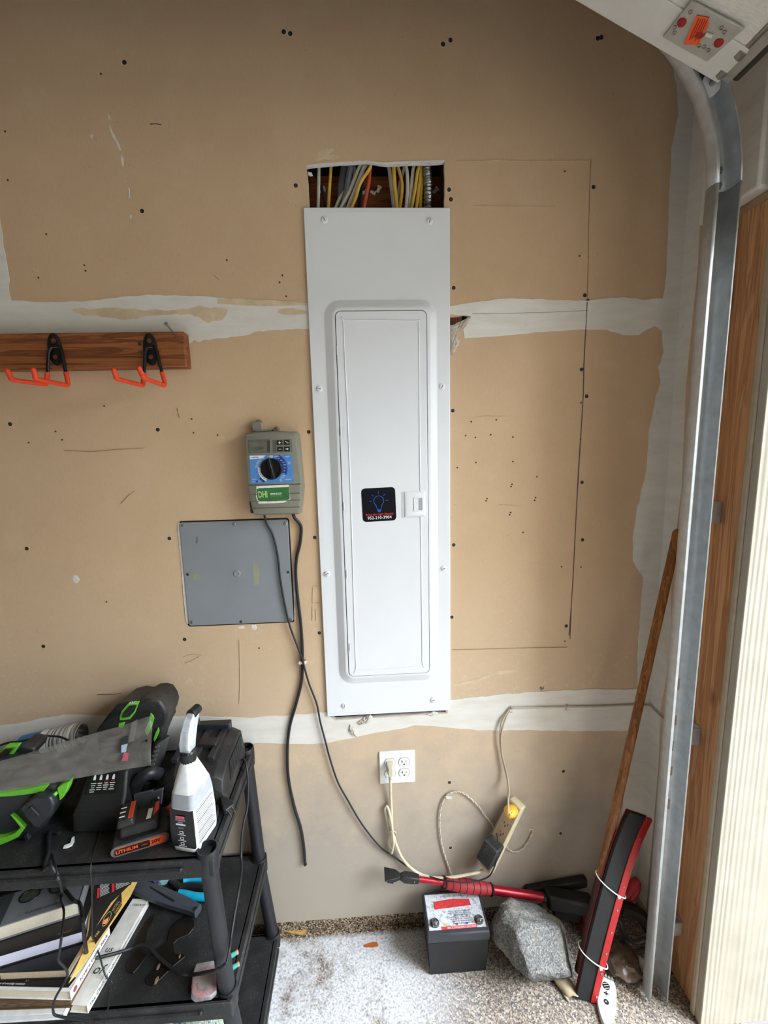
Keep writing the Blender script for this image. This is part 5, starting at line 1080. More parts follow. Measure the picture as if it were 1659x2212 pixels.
GRT = M('label_grey_text', (112, 112, 116), .5)
for k in range(17):
    z = .022+.0052*k; ln2 = .032-.004*((k*7) % 3)*.6
    w_ = .0337 if z < .06 else .0337-.002*(z-.06)/.05
    c_ = bc+sn*(w_)+V(0, 0, z); b = B(); b.obox(c_-yax*(.034-ln2), sn*.0003, yax*ln2, V(0, 0, .0008 if k % 5 else .0016)); b.obj('printed_line', GRT, lb)
for k in range(4):
    c_ = bc+sn*(.0272-.001*k)+V(0, 0, .150+.006*k)+yax*.004; b = B(); b.obox(c_, sn*.0004+V(0, 0, -.0001), yax*.013, V(0, 0, .0011)); b.obj('printed_line', INK, lb)
b = B(); nseg = 36; cc_ = bc+V(0, 0, .205)
rad = lambda i: .0172+(.0006 if i % 2 else 0)
b.loft([[cc_+V(rad(i)*k_*math.cos(2*math.pi*i/nseg), rad(i)*k_*math.sin(2*math.pi*i/nseg), z) for i in range(nseg)] for z, k_ in ((0, 1), (.022, 1), (.026, .85))]); b.obj('ribbed_cap', CAPK, sbt, smooth=20)
CLR = glassy('clear_trigger', (226, 232, 240), .55, .12)
hd0 = cc_+V(0, 0, .026); back = V(.22, .95, 0).normalized()
b = B(); sd_ = V(back.y, -back.x, 0)
b.loft([[hd0+V(0, 0, z)+back*(o+s_*dp_)+sd_*(t_*wd2) for s_, t_ in ((-1, -1), (1, -1), (1, 1), (-1, 1))] for z, o, dp_, wd2 in ((0, 0, .013, .013), (.02, .002, .015, .0135), (.045, .012, .017, .012), (.068, .026, .017, .0105), (.080, .034, .010, .009))]); b.obj('trigger_housing', CLR, sbt, bevel=.003)
b = B(); b.tube([hd0+V(0, 0, .0), hd0+V(0, 0, .03)+back*.003, hd0+V(0, 0, .06)+back*.02], .006, 10, 4); b.obj('pump_tube', SBW, sbt)
b = B(); nz = hd0+V(0, 0, .074)+back*.034; b.cyl(nz-back*.012, nz+back*.018, .0125, .0115, n=18); b.obj('nozzle', CAPK, sbt, bevel=.002)
b = B(); b.tube([nz+V(0, 0, -.010), nz+V(0, 0, -.026)+back*.012, nz+V(0, 0, -.040)+back*.014], lambda t: .006-.0025*t, 10, 4); b.obj('trigger', CAPK, sbt)
# ---- upright green and black tool
GRN = M('tool_green', (106, 190, 48), .4); GRND = M('tool_green_dark', (74, 140, 34), .45)
def slab(nm, px, y, depth, mat, par, bevel=.004, taper=.9, bang=35):
    P = [Wy(u, v, y) for u, v in px]; m_ = sum(P, Vector())/len(P)
    bk = [V(p.x*taper+m_.x*(1-taper), y+depth, p.z*taper+m_.z*(1-taper)) for p in P]
    for q in P+bk: q.z = max(q.z, ZD+.0004)
    b = B(); b.loft([P, bk]); return b.obj(nm, mat, par, bevel=bevel, bang=bang)
tg = thing('green_power_tool', 'upright black power tool with green trim at the back of the shelf', 'power tool', V(-.71, -.1, ZD))
y_ = -.135
tb = slab('tool_body', [(205, 1580), (232, 1545), (250, 1524), (276, 1517), (296, 1521), (312, 1511), (330, 1510), (345, 1514), (356, 1530), (361, 1546), (358, 1562), (352, 1575), (353, 1584), (345, 1598), (334, 1625), (322, 1670), (300, 1712), (232, 1712), (215, 1640)], y_, .105, TB, tg, .007)
slab('green_frame', [(262, 1536), (278, 1518), (302, 1514), (298, 1524), (292, 1540), (281, 1554), (258, 1557), (258, 1548)], y_-.003, .006, GRN, tg, .001)
slab('inset_pad', [(266, 1540), (279, 1525), (296, 1523), (290, 1537), (279, 1549), (264, 1551)], y_-.006, .006, TB, tg, .001)
text('ARC', .011, WHP, tg, Wy(279, 1519, y_-.0035), (1, 0, .1), (0, 0, 1), depth=.0006)
slab('green_flash', [(325, 1540), (330, 1545), (333, 1551), (328, 1570), (318, 1590), (312, 1580), (320, 1560)], y_-.003, .006, GRN, tg, .001)
slab('green_flash', [(342, 1571), (344, 1580), (338, 1595), (333, 1604), (331, 1596), (336, 1582)], y_-.003, .006, GRN, tg, .001)
slab('green_flash', [(256, 1563), (270, 1560), (265, 1572), (255, 1572)], y_-.003, .006, GRN, tg, .001)
for k in range(4):
    slab('vent', [(222+k*7, 1560-k*3), (224+k*7, 1560-k*3), (238+k*6, 1542-k*2), (236+k*6, 1542-k*2)], y_-.001, .003, CAPK, tg, 0); slab('vent', [(301+k*6, 1550-k*2), (303+k*6, 1550-k*2), (313+k*5, 1535-k), (311+k*5, 1535-k)], y_-.001, .003, CAPK, tg, 0)
# grooved bar running down its right side
b = B(); q0, q1 = Wy(350, 1597, -.15), Fz(318, 1712, ZD+.02); b.obox((q0+q1)/2, (q1-q0)/2, V(.006, -.003, 0), V(.014, .012, .004)); gb = b.obj('grooved_bar', TB, tg, bevel=.002)
for k in range(9): b = B(); q = q0.lerp(q1, .1+.085*k)+V(-.001, -.016, .006); b.obox(q, V(.006, 0, .001), V(0, .002, 0), V(0, 0, .0022)); b.obj('groove', M('groove_grey', (92, 92, 92), .6), gb)
# ---- green and black tool lying at the left edge
tl2 = thing('green_garden_tool', 'black and bright green cordless tool lying at the left end of the shelf', 'power tool', V(-.92, -.29, ZD))
y_ = -.312
slab('tool_body', [(-90, 1690), (0, 1700), (100, 1692), (128, 1705), (118, 1745), (95, 1790), (60, 1815), (20, 1828), (-90, 1835)], y_, .13, TBs, tl2, .010, .85)
slab('green_band', [(-60, 1712), (0, 1712), (60, 1704), (108, 1694), (92, 1713), (60, 1717), (25, 1721), (-60, 1724)], y_-.006, .012, GRN, tl2, .002)
slab('green_wing', [(122, 1702), (135, 1693), (150, 1689), (146, 1704), (137, 1722), (128, 1731), (126, 1718)], y_-.004, .02, GRN, tl2, .002)
slab('motor_housing', [(38, 1745), (75, 1718), (108, 1722), (118, 1740), (112, 1762), (88, 1792), (72, 1790), (52, 1765)], y_-.022, .03, TBs, tl2, .006)
slab('latch', [(58, 1748), (66, 1743), (84, 1762), (78, 1768), (74, 1762), (62, 1770), (52, 1760)], y_-.026, .01, TB, tl2, .001)
slab('green_ring', [(22, 1760), (28, 1763), (54, 1789), (40, 1808), (20, 1818), (0, 1826), (-40, 1826), (-40, 1815), (0, 1812), (18, 1806), (34, 1798), (44, 1788)], y_-.012, .014, GRN, tl2, .001)
slab('green_stud', [(111, 1717), (117, 1714), (122, 1718), (118, 1722), (112, 1722)], y_-.010, .012, GRN, tl2, .001)
slab('foot', [(50, 1806), (58, 1802), (63, 1815), (56, 1819)], y_-.006, .01, TBs, tl2, .001)
# rear handle hoop
slab('rear_hoop', [(-40, 1650), (0, 1624), (10, 1613), (40, 1611), (28, 1630), (0, 1650), (-40, 1672)], -.20, .02, GRN, tl2, .002)
slab('rear_grip', [(-40, 1640), (0, 1628), (8, 1620), (28, 1618), (14, 1634), (-40, 1662)], -.206, .02, TB, tl2, .002)
slab('rear_cover', [(30, 1628), (45, 1610), (75, 1618), (70, 1635), (40, 1640), (0, 1655)], -.19, .06, TB, tl2, .006)
# ---- blue striped can at the back
cn0, cn1 = Wy(40, 1615, -.07), Wy(180, 1583, -.05)
can = thing('spray_can', 'blue and white spray can lying behind the tools by the wall', 'spray can', V(cn0.lerp(cn1, .5).x, -.06, ZD))
dd_ = (cn1-cn0).normalized()
b = B(); b.lathe(cn0, dd_, [(0, .022), (.012, .031), (.07, .032)], 24); b.obj('can_front', M('can_blue', (22, 106, 160), .35), can)
b = B(); b.lathe(cn0+dd_*.07, dd_, [(0, .0321), (.02, .0321)], 24); b.obj('can_code_band', M('can_pale', (206, 208, 206), .4), can)
CS = NT('can_stripes'); CS.set(.4); wv = CS.noise(CS.pos((300, 1, 6)), 1, 1); CS.color(CS.ramp(wv, [(.45, L((60, 60, 58))), (.55, L((200, 198, 190)))])); CS = CS.m
b = B(); b.lathe(cn0+dd_*.09, dd_, [(0, .0321), ((cn1-cn0).length-.10, .0321), ((cn1-cn0).length-.09, .028)], 24); b.obj('can_text_band', CS, can)
b = B(); b.tube([Wy(-20, 1618, -.10), Wy(15, 1605, -.10), Wy(40, 1602, -.10), Wy(62, 1597, -.10), Wy(85, 1589, -.10), Wy(110, 1590, -.10), Wy(130, 1592, -.10), Wy(147, 1599, -.11)], .0028, 6, 5); tag(b.obj('black_lead', CBK), 'black lead curving over the blue spray can', 'cable')
# ---- clear zip bag over the tools
FILM = glassy('zip_bag_film', (150, 147, 140), .30, .2)
bagc = [(-60, 1662, -.30), (330, 1547, -.235), (326, 1653, -.315), (-60, 1722, -.345)]
nx, ny = 26, 10; b = B(); g = []
c4 = [Wy(*q) for q in bagc]
for j in range(ny+1):
    for i in range(nx+1):
        p = c4[0].lerp(c4[1], i/nx).lerp(c4[3].lerp(c4[2], i/nx), j/ny); h = .006*mnoise.noise(V(i*.22, j*.55, 3))+.003*mnoise.noise(V(i*.5, j*1.3, 8)); g.append(p+V(0, -h, h))
b.add(g, [(j*(nx+1)+i, j*(nx+1)+i+1, (j+1)*(nx+1)+i+1, (j+1)*(nx+1)+i) for j in range(ny) for i in range(nx)])
bag = thing('zip_bag', 'clear plastic zip bag draped across the green tools', 'plastic bag', sum(c4, Vector())/4)
o = b.obj('film', FILM, bag, smooth=60); so = o.modifiers.new('t', 'SOLIDIFY'); so.thickness = .0006
def onbag(u, v, off=-.006):
    n = (c4[1]-c4[0]).cross(c4[3]-c4[0]).normalized(); r = ray(u, v); t = (c4[0]-CAM).dot(n)/r.dot(n); p = CAM+r*t; return p+(CAM-p).normalized()*(-off)
def onb(nm, px, mat, th=.0006): 
    P = [onbag(u, v) for u, v in px]; b = B(); b.prism(P, (CAM-P[0]).normalized()*th); return b.obj(nm, mat, bag, smooth=0)
onb('hang_hole', [(316+3*math.cos(t), 1600+3*math.sin(t)) for t in [k*.7 for k in range(9)]], CAPK)
onb('bag_content', [(268, 1590), (277, 1588), (275, 1610), (270, 1622), (262, 1620), (264, 1605)], M('bag_print_dark', (52, 58, 66), .4)); onb('bag_content', [(268, 1625), (278, 1627), (276, 1643), (262, 1644), (266, 1634)], M('bag_pink', (196, 96, 110), .5)); onb('bag_content', [(262, 1610), (276, 1606), (272, 1624), (262, 1626)], M('bag_pale_blue', (168, 190, 206), .4))
onb('seal_strip', [(284, 1561), (298, 1553), (290, 1600), (277, 1604)], FILM)
# ---- small black charger with icon panel
sc_ = thing('icon_charger', 'black charger with four white icons on its sloped panel', 'charger', V(-.735, -.27, ZD))
Y0 = -.300
def csec(z, ins, yf): return [V(-.802+ins, yf, ZD+z), V(-.672-ins, yf, ZD+z), V(-.672-ins, -.165, ZD+z), V(-.802+ins, -.165, ZD+z)]
b = B(); b.loft([csec(0, 0, Y0), csec(.05, .004, Y0+.004), csec(.075, .008, Y0+.030), csec(.118, .016, Y0+.062)]); cs_ = b.obj('charger_case', M('charger_black', (27, 27, 29), .5, dust=.12), sc_, bevel=.007, seg=3)
pn = [Wy(u, v, 0) for u, v in ((0, 0),)]
pA, pB_ = V(0, Y0+.030, ZD+.0765), V(0, Y0+.062, ZD+.1195); upv = (pB_-pA).normalized(); nv = V(1, 0, 0).cross(upv)
def cp_(x, t): return pA+upv*t+V(x, 0, 0)+nv*.0010
pc_ = (-.737)
b = B(); b.prism([cp_(pc_-.040, .004), cp_(pc_+.034, .004), cp_(pc_+.034, .050), cp_(pc_-.040, .050)], nv*.0006); pnl = b.obj('icon_panel', CAPK, cs_, smooth=0)
for k in range(4):
    xk = pc_-.026+.0155*k
    b = B(); b.prism([cp_(xk-.003, .034), cp_(xk+.003, .034), cp_(xk+.003, .040), cp_(xk+.0015, .045), cp_(xk-.0015, .045), cp_(xk-.003, .040)], nv*.001); b.obj('icon', WHP, pnl, smooth=0)
    for j in range(4 if k else 5):
        b = B(); w_ = .0065-.0012*((j+k) % 3); b.prism([cp_(xk-w_, .026-.0045*j), cp_(xk+w_, .026-.0045*j), cp_(xk+w_, .0275-.0045*j), cp_(xk-w_, .0275-.0045*j)], nv*.001); b.obj('caption_line', WHP, pnl, smooth=0)
    if k > 1: b = B(); b.prism([cp_(xk-.005, .0305), cp_(xk+.005, .0305), cp_(xk+.005, .0316), cp_(xk-.005, .0316)], nv*.001); b.obj('red_rule', RED, pnl, smooth=0)
for dx in (-.012, .010): b = B(); b.lathe(V(pc_+dx, Y0+.075, ZD+.1175), (0, -.3, 1), [(0, .004), (.003, .004), (.004, .002)], 10); b.obj('screw_post', TBs, cs_)
b = B(); b.tube([V(-.682, -.235, ZD+.05), V(-.66, -.235, ZD+.085), V(-.64, -.225, ZD+.095), V(-.628, -.20, ZD+.07)], .016, 12, 5); b.obj('side_handle', TBs, cs_)
# ---- 20V battery on its cradle
lt_ = thing('tool_battery', 'black and orange 20V lithium battery pack near the front of the shelf', 'battery', V(-.615, -.33, ZD))
e_x = V(.108, .036, 0).normalized(); e_y = V(-e_x.y, e_x.x, 0); o_ = V(-.609, -.352, ZD)
def lbx(x0, x1, y0, y1, z0, z1, nm, mat, par, bv=.004, tp_=0.):
    f = lambda z, i: [o_+e_x*(x0+i)+e_y*(y0+i)+V(0, 0, z), o_+e_x*(x1-i)+e_y*(y0+i)+V(0, 0, z), o_+e_x*(x1-i)+e_y*(y1-i)+V(0, 0, z), o_+e_x*(x0+i)+e_y*(y1-i)+V(0, 0, z)]
    b = B(); b.loft([f(z0, 0), f(z1, tp_)]); return b.obj(nm, mat, par, bevel=bv, seg=3)
LBK = M('battery_black', (30, 29, 29), .5, dust=.25); LOR = M('battery_orange', (232, 84, 36), .45)
lb1 = lbx(-.060, .060, 0, .085, 0, .026, 'battery_base', LBK, lt_, .006)
lbx(-.046, .040, .012, .082, .026, .052, 'battery_riser', LBK, lt_, .006, .004)
lbt = lbx(-.050, -.010, .016, .080, .050, .070, 'terminal_head', LBK, lt_, .006, .003)
# front label plate
def lf(x, z, d=.0): return o_+e_x*x-e_y*(.0006+d)+V(0, 0, z)
b = B(); b.prism([lf(x, z) for x, z in rrect(0, .0125, .0605, .0122, .011, 5)], -e_y*.003); fp = b.obj('label_plate', M('plate_grey', (92, 98, 98), .5), lb1)
b = B(); b.prism([lf(x, z, .0031) for x, z in rrect(0, .0125, .054, .0088, .004, 4)], -e_y*.0006); f1_ = b.obj('label_border', LOR, fp, smooth=0)
b = B(); b.prism([lf(x, z, .0038) for x, z in rrect(-.0165, .0125, .0366, .0080, .003, 4)], -e_y*.0004); b.obj('label_field', CAPK, f1_, smooth=0)
text('LITHIUM', .0118, LOR, f1_, lf(-.0505, .0125, .0044), e_x, (0, 0, 1), depth=.0004, bold=.0003, sx=1.02); text('2.5AH', .0052, LOR, f1_, lf(.002, .0125, .0044), e_x, (0, 0, 1), depth=.0004); text('20V', .0125, CAPK, f1_, lf(.0225, .0125, .0040), e_x, (0, 0, 1), depth=.0004, bold=.0003)
def ltop(x, y, z): return o_+e_x*x+e_y*y+V(0, 0, z)
b = B(); b.prism([ltop(-.024, .022, .0705), ltop(-.014, .022, .0705), ltop(-.014, .074, .0705), ltop(-.024, .074, .0705)], (0, 0, .0004)); ob = b.obj('orange_decal', LOR, lbt, smooth=0)
text('BLACK+DECKER', .0075, CAPK, ob, ltop(-.0190, .024, .0712), e_y, -e_x, depth=.0002, sx=.85)
for k in range(3): b = B(); b.prism([ltop(-.044, .03+.014*k, .0705), ltop(-.032, .03+.014*k, .0705), ltop(-.032, .033+.014*k, .0705), ltop(-.044, .033+.014*k, .0705)], (0, 0, .0004)); b.obj('icon', WHP, lbt, smooth=0)
b = B(); b.prism([ltop(.012, .024, .0525), ltop(.022, .024, .0525), ltop(.024, .056, .0525), ltop(.014, .056, .0525)], (0, 0, .0004)); b.obj('bar_code_label', WHP, lb1, smooth=0)
b = B(); b.prism([ltop(.026, .030, .0525), ltop(.038, .046, .0525), ltop(.036, .074, .0525), ltop(.028, .070, .0525)], (0, 0, .0004)); b.obj('red_label', LOR, lb1, smooth=0)
# grey cradle plate standing behind it
gr_ = thing('grey_cradle', 'grey slotted plastic cradle plate behind the lithium battery', 'cradle', V(-.60, -.245, ZD))
y_ = -.252
CRG = M('cradle_grey', (104, 108, 116), .5)
b = B(); b.prism([Wy(288, 1718, y_), Wy(330, 1708, y_), Wy(324, 1738, y_), Wy(306, 1748, y_), Wy(300, 1742, y_), Wy(290, 1736, y_)], (0, .006, 0)); b.obj('plate', CRG, gr_, bevel=.001)
b = B(); b.prism([Wy(328, 1712, y_), Wy(352, 1704, y_), Wy(348, 1738, y_), Wy(326, 1742, y_)], (0, .006, 0)); b.obj('plate', CRG, gr_, bevel=.001)
b = B(); b.box((-.640, y_+.006, ZD), (-.555, y_+.03, ZD+.05)); b.obj('back_block', TB, gr_, bevel=.003)
for u, v in ((341, 1724), (340, 1740)): b = B(); b.lathe(Wy(u, v, y_), (0, -1, 0), [(0, .005), (.004, .004), (.005, .002)], 10); b.obj('screw', STEEL, gr_)
b = B(); c_ = Fz(371, 1752, ZD+.03); b.obox(c_, V(.006, -.002, 0), V(.003, .010, 0), V(0, 0, .018)); b2 = tag(b.obj('orange_clip', M('clip_orange', (190, 62, 34), .5), bevel=.002), 'small dull orange clip between the cradle and the spray bottle', 'clip')
c_.z = ZD
# ---- plug, coiled cord, paper scrap
pg = thing('cord_plug', 'black two-prong plug hanging over the right edge of the shelf', 'plug', Fz(515, 1755, ZD))
pq = V(-.437, -.262, ZD+.022); pd = V(.62, -.52, -.35).normalized(); e1_, e2_ = basis(pd)
b = B(); b.loft([[pq+pd*s+e1_*(x*w_)+e2_*(y*h_) for x, y in ((-1, -1), (1, -1), (1, 1), (-1, 1))] for s, w_, h_ in ((-.022, .006, .006), (-.010, .010, .008), (.006, .014, .009), (.016, .014, .009))]); pbod = b.obj('plug_body', CAPK, pg, bevel=.003)
for s in (-1, 1): b = B(); b.obox(pq+pd*.024+e1_*(.0065*s), pd*.009, e1_*.0008, e2_*.003); b.obj('prong', M('brass_prong', (196, 176, 150), .3, metal=1.), pg)
def cordm(nm, lab, qs, r, mat=CBK, sm=6, cat='cable', par=None):
    P = [pt(q) if isinstance(q, tuple) and isinstance(q[0], str) else q for q in qs]; b = B(); b.tube(P, r, 8, sm); return tag(b.obj(nm, mat), lab, cat)
cordm('plug_cord', 'black cord looping from the coil to the two-prong plug', [V(-.505, -.265, ZD+.006), V(-.485, -.245, ZD+.018), V(-.462, -.243, ZD+.030), pq-pd*.03, pq-pd*.021], .0035)
b = B(); pts = []
for i in range(60):
    a_ = i*.33; pts.append(V(-.482+.027*math.cos(a_), -.278+.024*math.sin(a_), ZD+.004+.0009*i*.33))
b.tube(pts, .0032, 8, 1); tag(b.obj('coiled_cord', CBK), 'small coil of black cord on the shelf beside the spray bottle', 'cable')
leafp = [(136, 1834), (139, 1828), (152, 1823), (155, 1812), (161, 1808), (161, 1818), (156, 1828), (145, 1833)]
P = [Fz(u, v, ZD+.001) for u, v in leafp]; b = B(); b.prism(P, (0, 0, .003)); tag(b.obj('plastic_scrap', WPL, bevel=.0005), 'small bent white plastic scrap on the top shelf', 'scrap')
yF = -.404
cordm('power_lead', 'black cord hanging over the shelf rim onto the books and across the second shelf', [V(-.83, -.30, ZD+.006), ('z', 107, 1800, ZD+.006), ('z', 105, 1840, ZD+.008), V(-.80, -.394, ZD+.006), ('y', 108, 1870, -.404), ('y', 118, 1885, yF-.005), ('y', 130, 1905, yF), ('z', 137, 1918, .53), ('z', 158, 1944, .525), ('z', 172, 1952, .522), ('y', 178, 1985, -.385), ('y', 184, 2040, -.39), ('z', 190, 2062, .41), ('z', 205, 2069, .385), ('z', 240, 2062, .372), ('z', 280, 2050, .352), ('z', 305, 2042, .352), ('z', 322, 2046, .35), ('z', 345, 2070, .348), ('z', 372, 2092, .348), ('z', 392, 2105, .35), ('z', 420, 2105, .352), ('y', 455, 2099, -.405), ('y', 475, 2093, -.408), ('y', 488, 2082, -.402)], .0042)
cordm('hanging_lead', 'second thin black lead over the shelf rim crossing the book stack', [('z', 112, 1845, ZD+.004), ('y', 122, 1880, yF-.003), ('y', 133, 1920, -.40), ('z', 134, 1930, .524), ('z', 131, 1945, .524), ('z', 138, 1968, .523), ('y', 134, 2015, -.435), ('y', 128, 2060, -.435), ('y', 127, 2076, -.435), ('y', 146, 2105, -.435), ('y', 120, 2155, -.44), ('y', 115, 2185, -.44), ('y', 130, 2196, -.44), ('y', 200, 2205, -.44)], .0026)
cordm('thin_lead', 'hair-thin black lead from the icon charger down past the yellow box', [V(-.715, -.305, ZD+.004), ('z', 220, 1790, ZD+.004), ('z', 205, 1835, ZD+.004), ('y', 196, 1870, -.40), ('y', 198, 1920, yF), ('y', 199, 2000, -.40), ('y', 198, 2018, -.40), ('z', 205, 2040, .405), ('z', 215, 2065, .398), ('z', 228, 2108, .37), ('z', 243, 2130, .345), ('z', 225, 2212, .345)], .0018)
cordm('side_cord', 'black cord falling down outside the right end of the shelves', [V(-.447, -.10, ZD+.012), ('y', 526, 1640, -.10), ('y', 533, 1658, -.12), ('y', 536, 1700, -.14), ('y', 534, 1745, -.16), ('y', 527, 1775, -.18), ('y', 522, 1810, -.2), ('y', 521, 1850, -.22), ('y', 522, 1880, -.25), ('y', 515, 1930, -.3), ('y', 507, 1975, -.33), ('y', 500, 2020, -.36), ('y', 496, 2050, -.385), ('y', 490, 2078, -.402)], .0032)
# ================================================================== second shelf
ZB = Z2+.0005
PG = M('page_cream', (226, 216, 194), .85, var=.08, scale=300); PGL = M('page_lavender', (206, 206, 224), .85, var=.05, scale=300); PGT = M('page_tan', (206, 188, 158), .85, var=.1, scale=300)
PGB = NT('page_brown'); PGB.set(.85); pb_ = PGB.noise(PGB.pos((60, 60, 500)), 1, 3); PGB.color(PGB.ramp(pb_, [(.35, L((70, 52, 34))), (.6, L((120, 94, 62)))])); PGB = PGB.m
def book(lab, corner, along, side, z1, th, cov, pages, spine='along', ct=.0018, wlim=None):
    """corner / along / side: photo points of three corners of the upper cover lying at height z1"""
    C0 = Fz(*corner, z1); A = Fz(*along, z1)-C0; Sd = Fz(*side, z1)-C0; la = A.length; A.normalize()
    n = V(-A.y, A.x, 0); n = n if n.dot(Sd) > 0 else -n; ls = abs(n.dot(Sd)) if wlim is None else wlim
    t = thing('book', lab, 'book', C0+A*la/2+n*ls/2+V(0, 0, -th), 'books on the second shelf')
    f = lambda a0, a1, s0, s1, zz0, zz1: [[C0+A*a+n*s+V(0, 0, zz-z1) for a, s in ((a0, s0), (a1, s0), (a1, s1), (a0, s1))] for zz in (zz0, zz1)]
    z0 = z1-th; e = .003
    b = B(); b.loft(f(0, la, 0, ls, z1-ct, z1)); top = b.obj('front_cover', cov, t, bevel=.0006)
    b = B(); b.loft(f(0, la, 0, ls, z0, z0+ct)); b.obj('back_cover', cov, t, bevel=.0006)
    if spine == 'along': pa = (e, la-e, ct, ls-e); b = B(); b.loft(f(0, la, 0, ct, z0, z1))
    elif spine == 'side': pa = (ct, la-e, e, ls-e); b = B(); b.loft(f(0, ct, 0, ls, z0, z1))
    else: pa = (e, la-e, e, ls-ct); b = B(); b.loft(f(0, la, ls-ct, ls, z0, z1))
    sp_ = b.obj('spine', cov, t, bevel=.0006)
    b = B(); b.loft(f(pa[0], pa[1], pa[2], pa[3], z0+ct, z1-ct)); b.obj('page_block', pages, t, smooth=0)
    return t, C0, A, n, la, ls, top, sp_
CW = M('cover_white', (222, 220, 214), .45); CG = M('cover_grey', (132, 134, 138), .5); CK = M('cover_black', (28, 27, 28), .4); CBR = M('cover_brown', (84, 66, 46), .6); CT = M('cover_tan', (176, 158, 126), .6); CDB = M('cover_dark_blue', (24, 44, 66), .5)
z = ZB
hB = [('white thin book at the bottom of the stack', .020, (137, 2188), (190, 2090), (-60, 2212), CW, M('page_white', (218, 222, 226), .8), 'along'),
      ('brown-edged old book second from the bottom of the stack', .026, (152, 2158), (215, 2045), (-60, 2196), CBR, PGB, 'none'),
      ('white paperback with a black band of text on its cover', .027, (151, 2141), (236, 2000), (-60, 2162), CW, PG, 'along'),
      ('plain book with cream page edges facing out, under the lavender one', .026, (146, 2095), (196, 2010), (6, 2085), CK, PGT, 'none'),
      ('black book with lavender page edges, below the grey book', .034, (177, 2012), (205, 1930), (-60, 2052), CK, PGL, 'none'),
      ('grey hardback with round spectacles on its cover, top of the stack', .040, (171, 1947), (192, 1880), (-60, 2018), CG, PG, 'along')]
res = []
for lab, th, c_, al, sd_, cv, pgm, spn in hB:
    z += th; res.append(book(lab, c_, al, sd_, z, th-.0006, cv, pgm, spn, .002 if 'hard' not in lab else .003)); res[-1] += (z,)
# writing on the covers
t_, C0, A, n, la, ls, top, sp_, zt3 = res[2]
f = lambda a, s, d=.0006: C0+A*a+n*s+V(0, 0, d)
b = B(); b.prism([f(.006, .008), f(.026, .004), f(.026, .20), f(.006, .20)], (0, 0, .0003)); bb = b.obj('black_band', CAPK, top, smooth=0)
text('in your relationships', .0075, WHP, bb, f(.020, .175, .0010), -n, A, depth=.0002); text('a year of everyday romance', .0065, WHP, bb, f(.011, .19, .0010), -n, A, depth=.0002)
text('lovers come back', .014, INK, sp_, C0+A*.03-n*.0006+V(0, 0, -.0135), A, (0, 0, 1), depth=.0003)
b = B(); b.lathe(C0+A*.014-n*.0004+V(0, 0, -.0135), -n, [(0, .006), (.0006, .006)], 14); b.obj('publisher_mark', M('mark_red', (150, 60, 56), .5), sp_)
t_, C0, A, n, la, ls, top, sp_, zt3 = res[5]
f = lambda a, s, d=.0006: C0+A*a+n*s+V(0, 0, d)
text('DAVID GREENE', .0088, CAPK, top, f(.014, .118, .0004), -n, A, depth=.0003, sx=1.3)
for s_ in (.060, .125):
    b = B(); b.tube([f(.062, s_, .0008)+A*(.017*math.sin(t)+.002)+n*(.022*math.cos(t)) for t in [k*2*math.pi/18 for k in range(18)]], .0016, 6, 1, True); b.obj('printed_glasses', CAPK, top)
    P = [f(.062, s_, .0004)+A*(.015*math.sin(t)+.002)+n*(.02*math.cos(t)) for t in [k*2*math.pi/14 for k in range(14)]]; b = B(); b.prism(P, (0, 0, .0003)); b.obj('printed_lens', M('lens_print', (96, 92, 80), .5), top, smooth=0)
b = B(); b.tube([f(.066, .083, .001), f(.072, .092, .001), f(.066, .102, .001)], .0016, 6, 3); b.obj('printed_glasses', CAPK, top)
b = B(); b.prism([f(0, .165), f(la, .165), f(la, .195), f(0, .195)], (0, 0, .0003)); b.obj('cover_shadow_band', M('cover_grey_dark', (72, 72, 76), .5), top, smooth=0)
t_, C0, A, n, la, ls, top, sp_, zt3 = res[4]
text('POPULIST', .007, M('foil_gold', (150, 126, 70), .4), top, C0+A*.010+n*.055+V(0, 0, .0004), -n, A, depth=.0003)
# ---- white paperback lying right of the stack
zz = ZB+.024
r_ = book('long white paperback with lettered spine lying right of the stack', (188, 2172), (320, 1942), (149, 2167), zz, .0235, CW, PG, 'along')
t_, C0, A, n, la, ls, top, sp_ = r_[:8]
text('The Clash of Cultures', .0135, INK, sp_, C0+A*.006-n*.0006+V(0, 0, -.0118), A, (0, 0, 1), depth=.0003, sx=.9)
text('ENDURING CLASSICS', .008, INK, sp_, C0+A*(la*.52)-n*.0006+V(0, 0, -.0118), A, (0, 0, 1), depth=.0003)
text('of', .03, INK, top, C0+A*.07+n*.035+V(0, 0, .0004), -n, A, depth=.0003, shear=.2); text('us', .022, INK, top, C0+A*.115+n*.036+V(0, 0, .0004), -n, A, depth=.0003, shear=.2); text('F ENCRYPT', .008, INK, top, C0+A*(la-.018)+n*.036+V(0, 0, .0004), -n, A, depth=.0003)
zz2 = ZB+.034
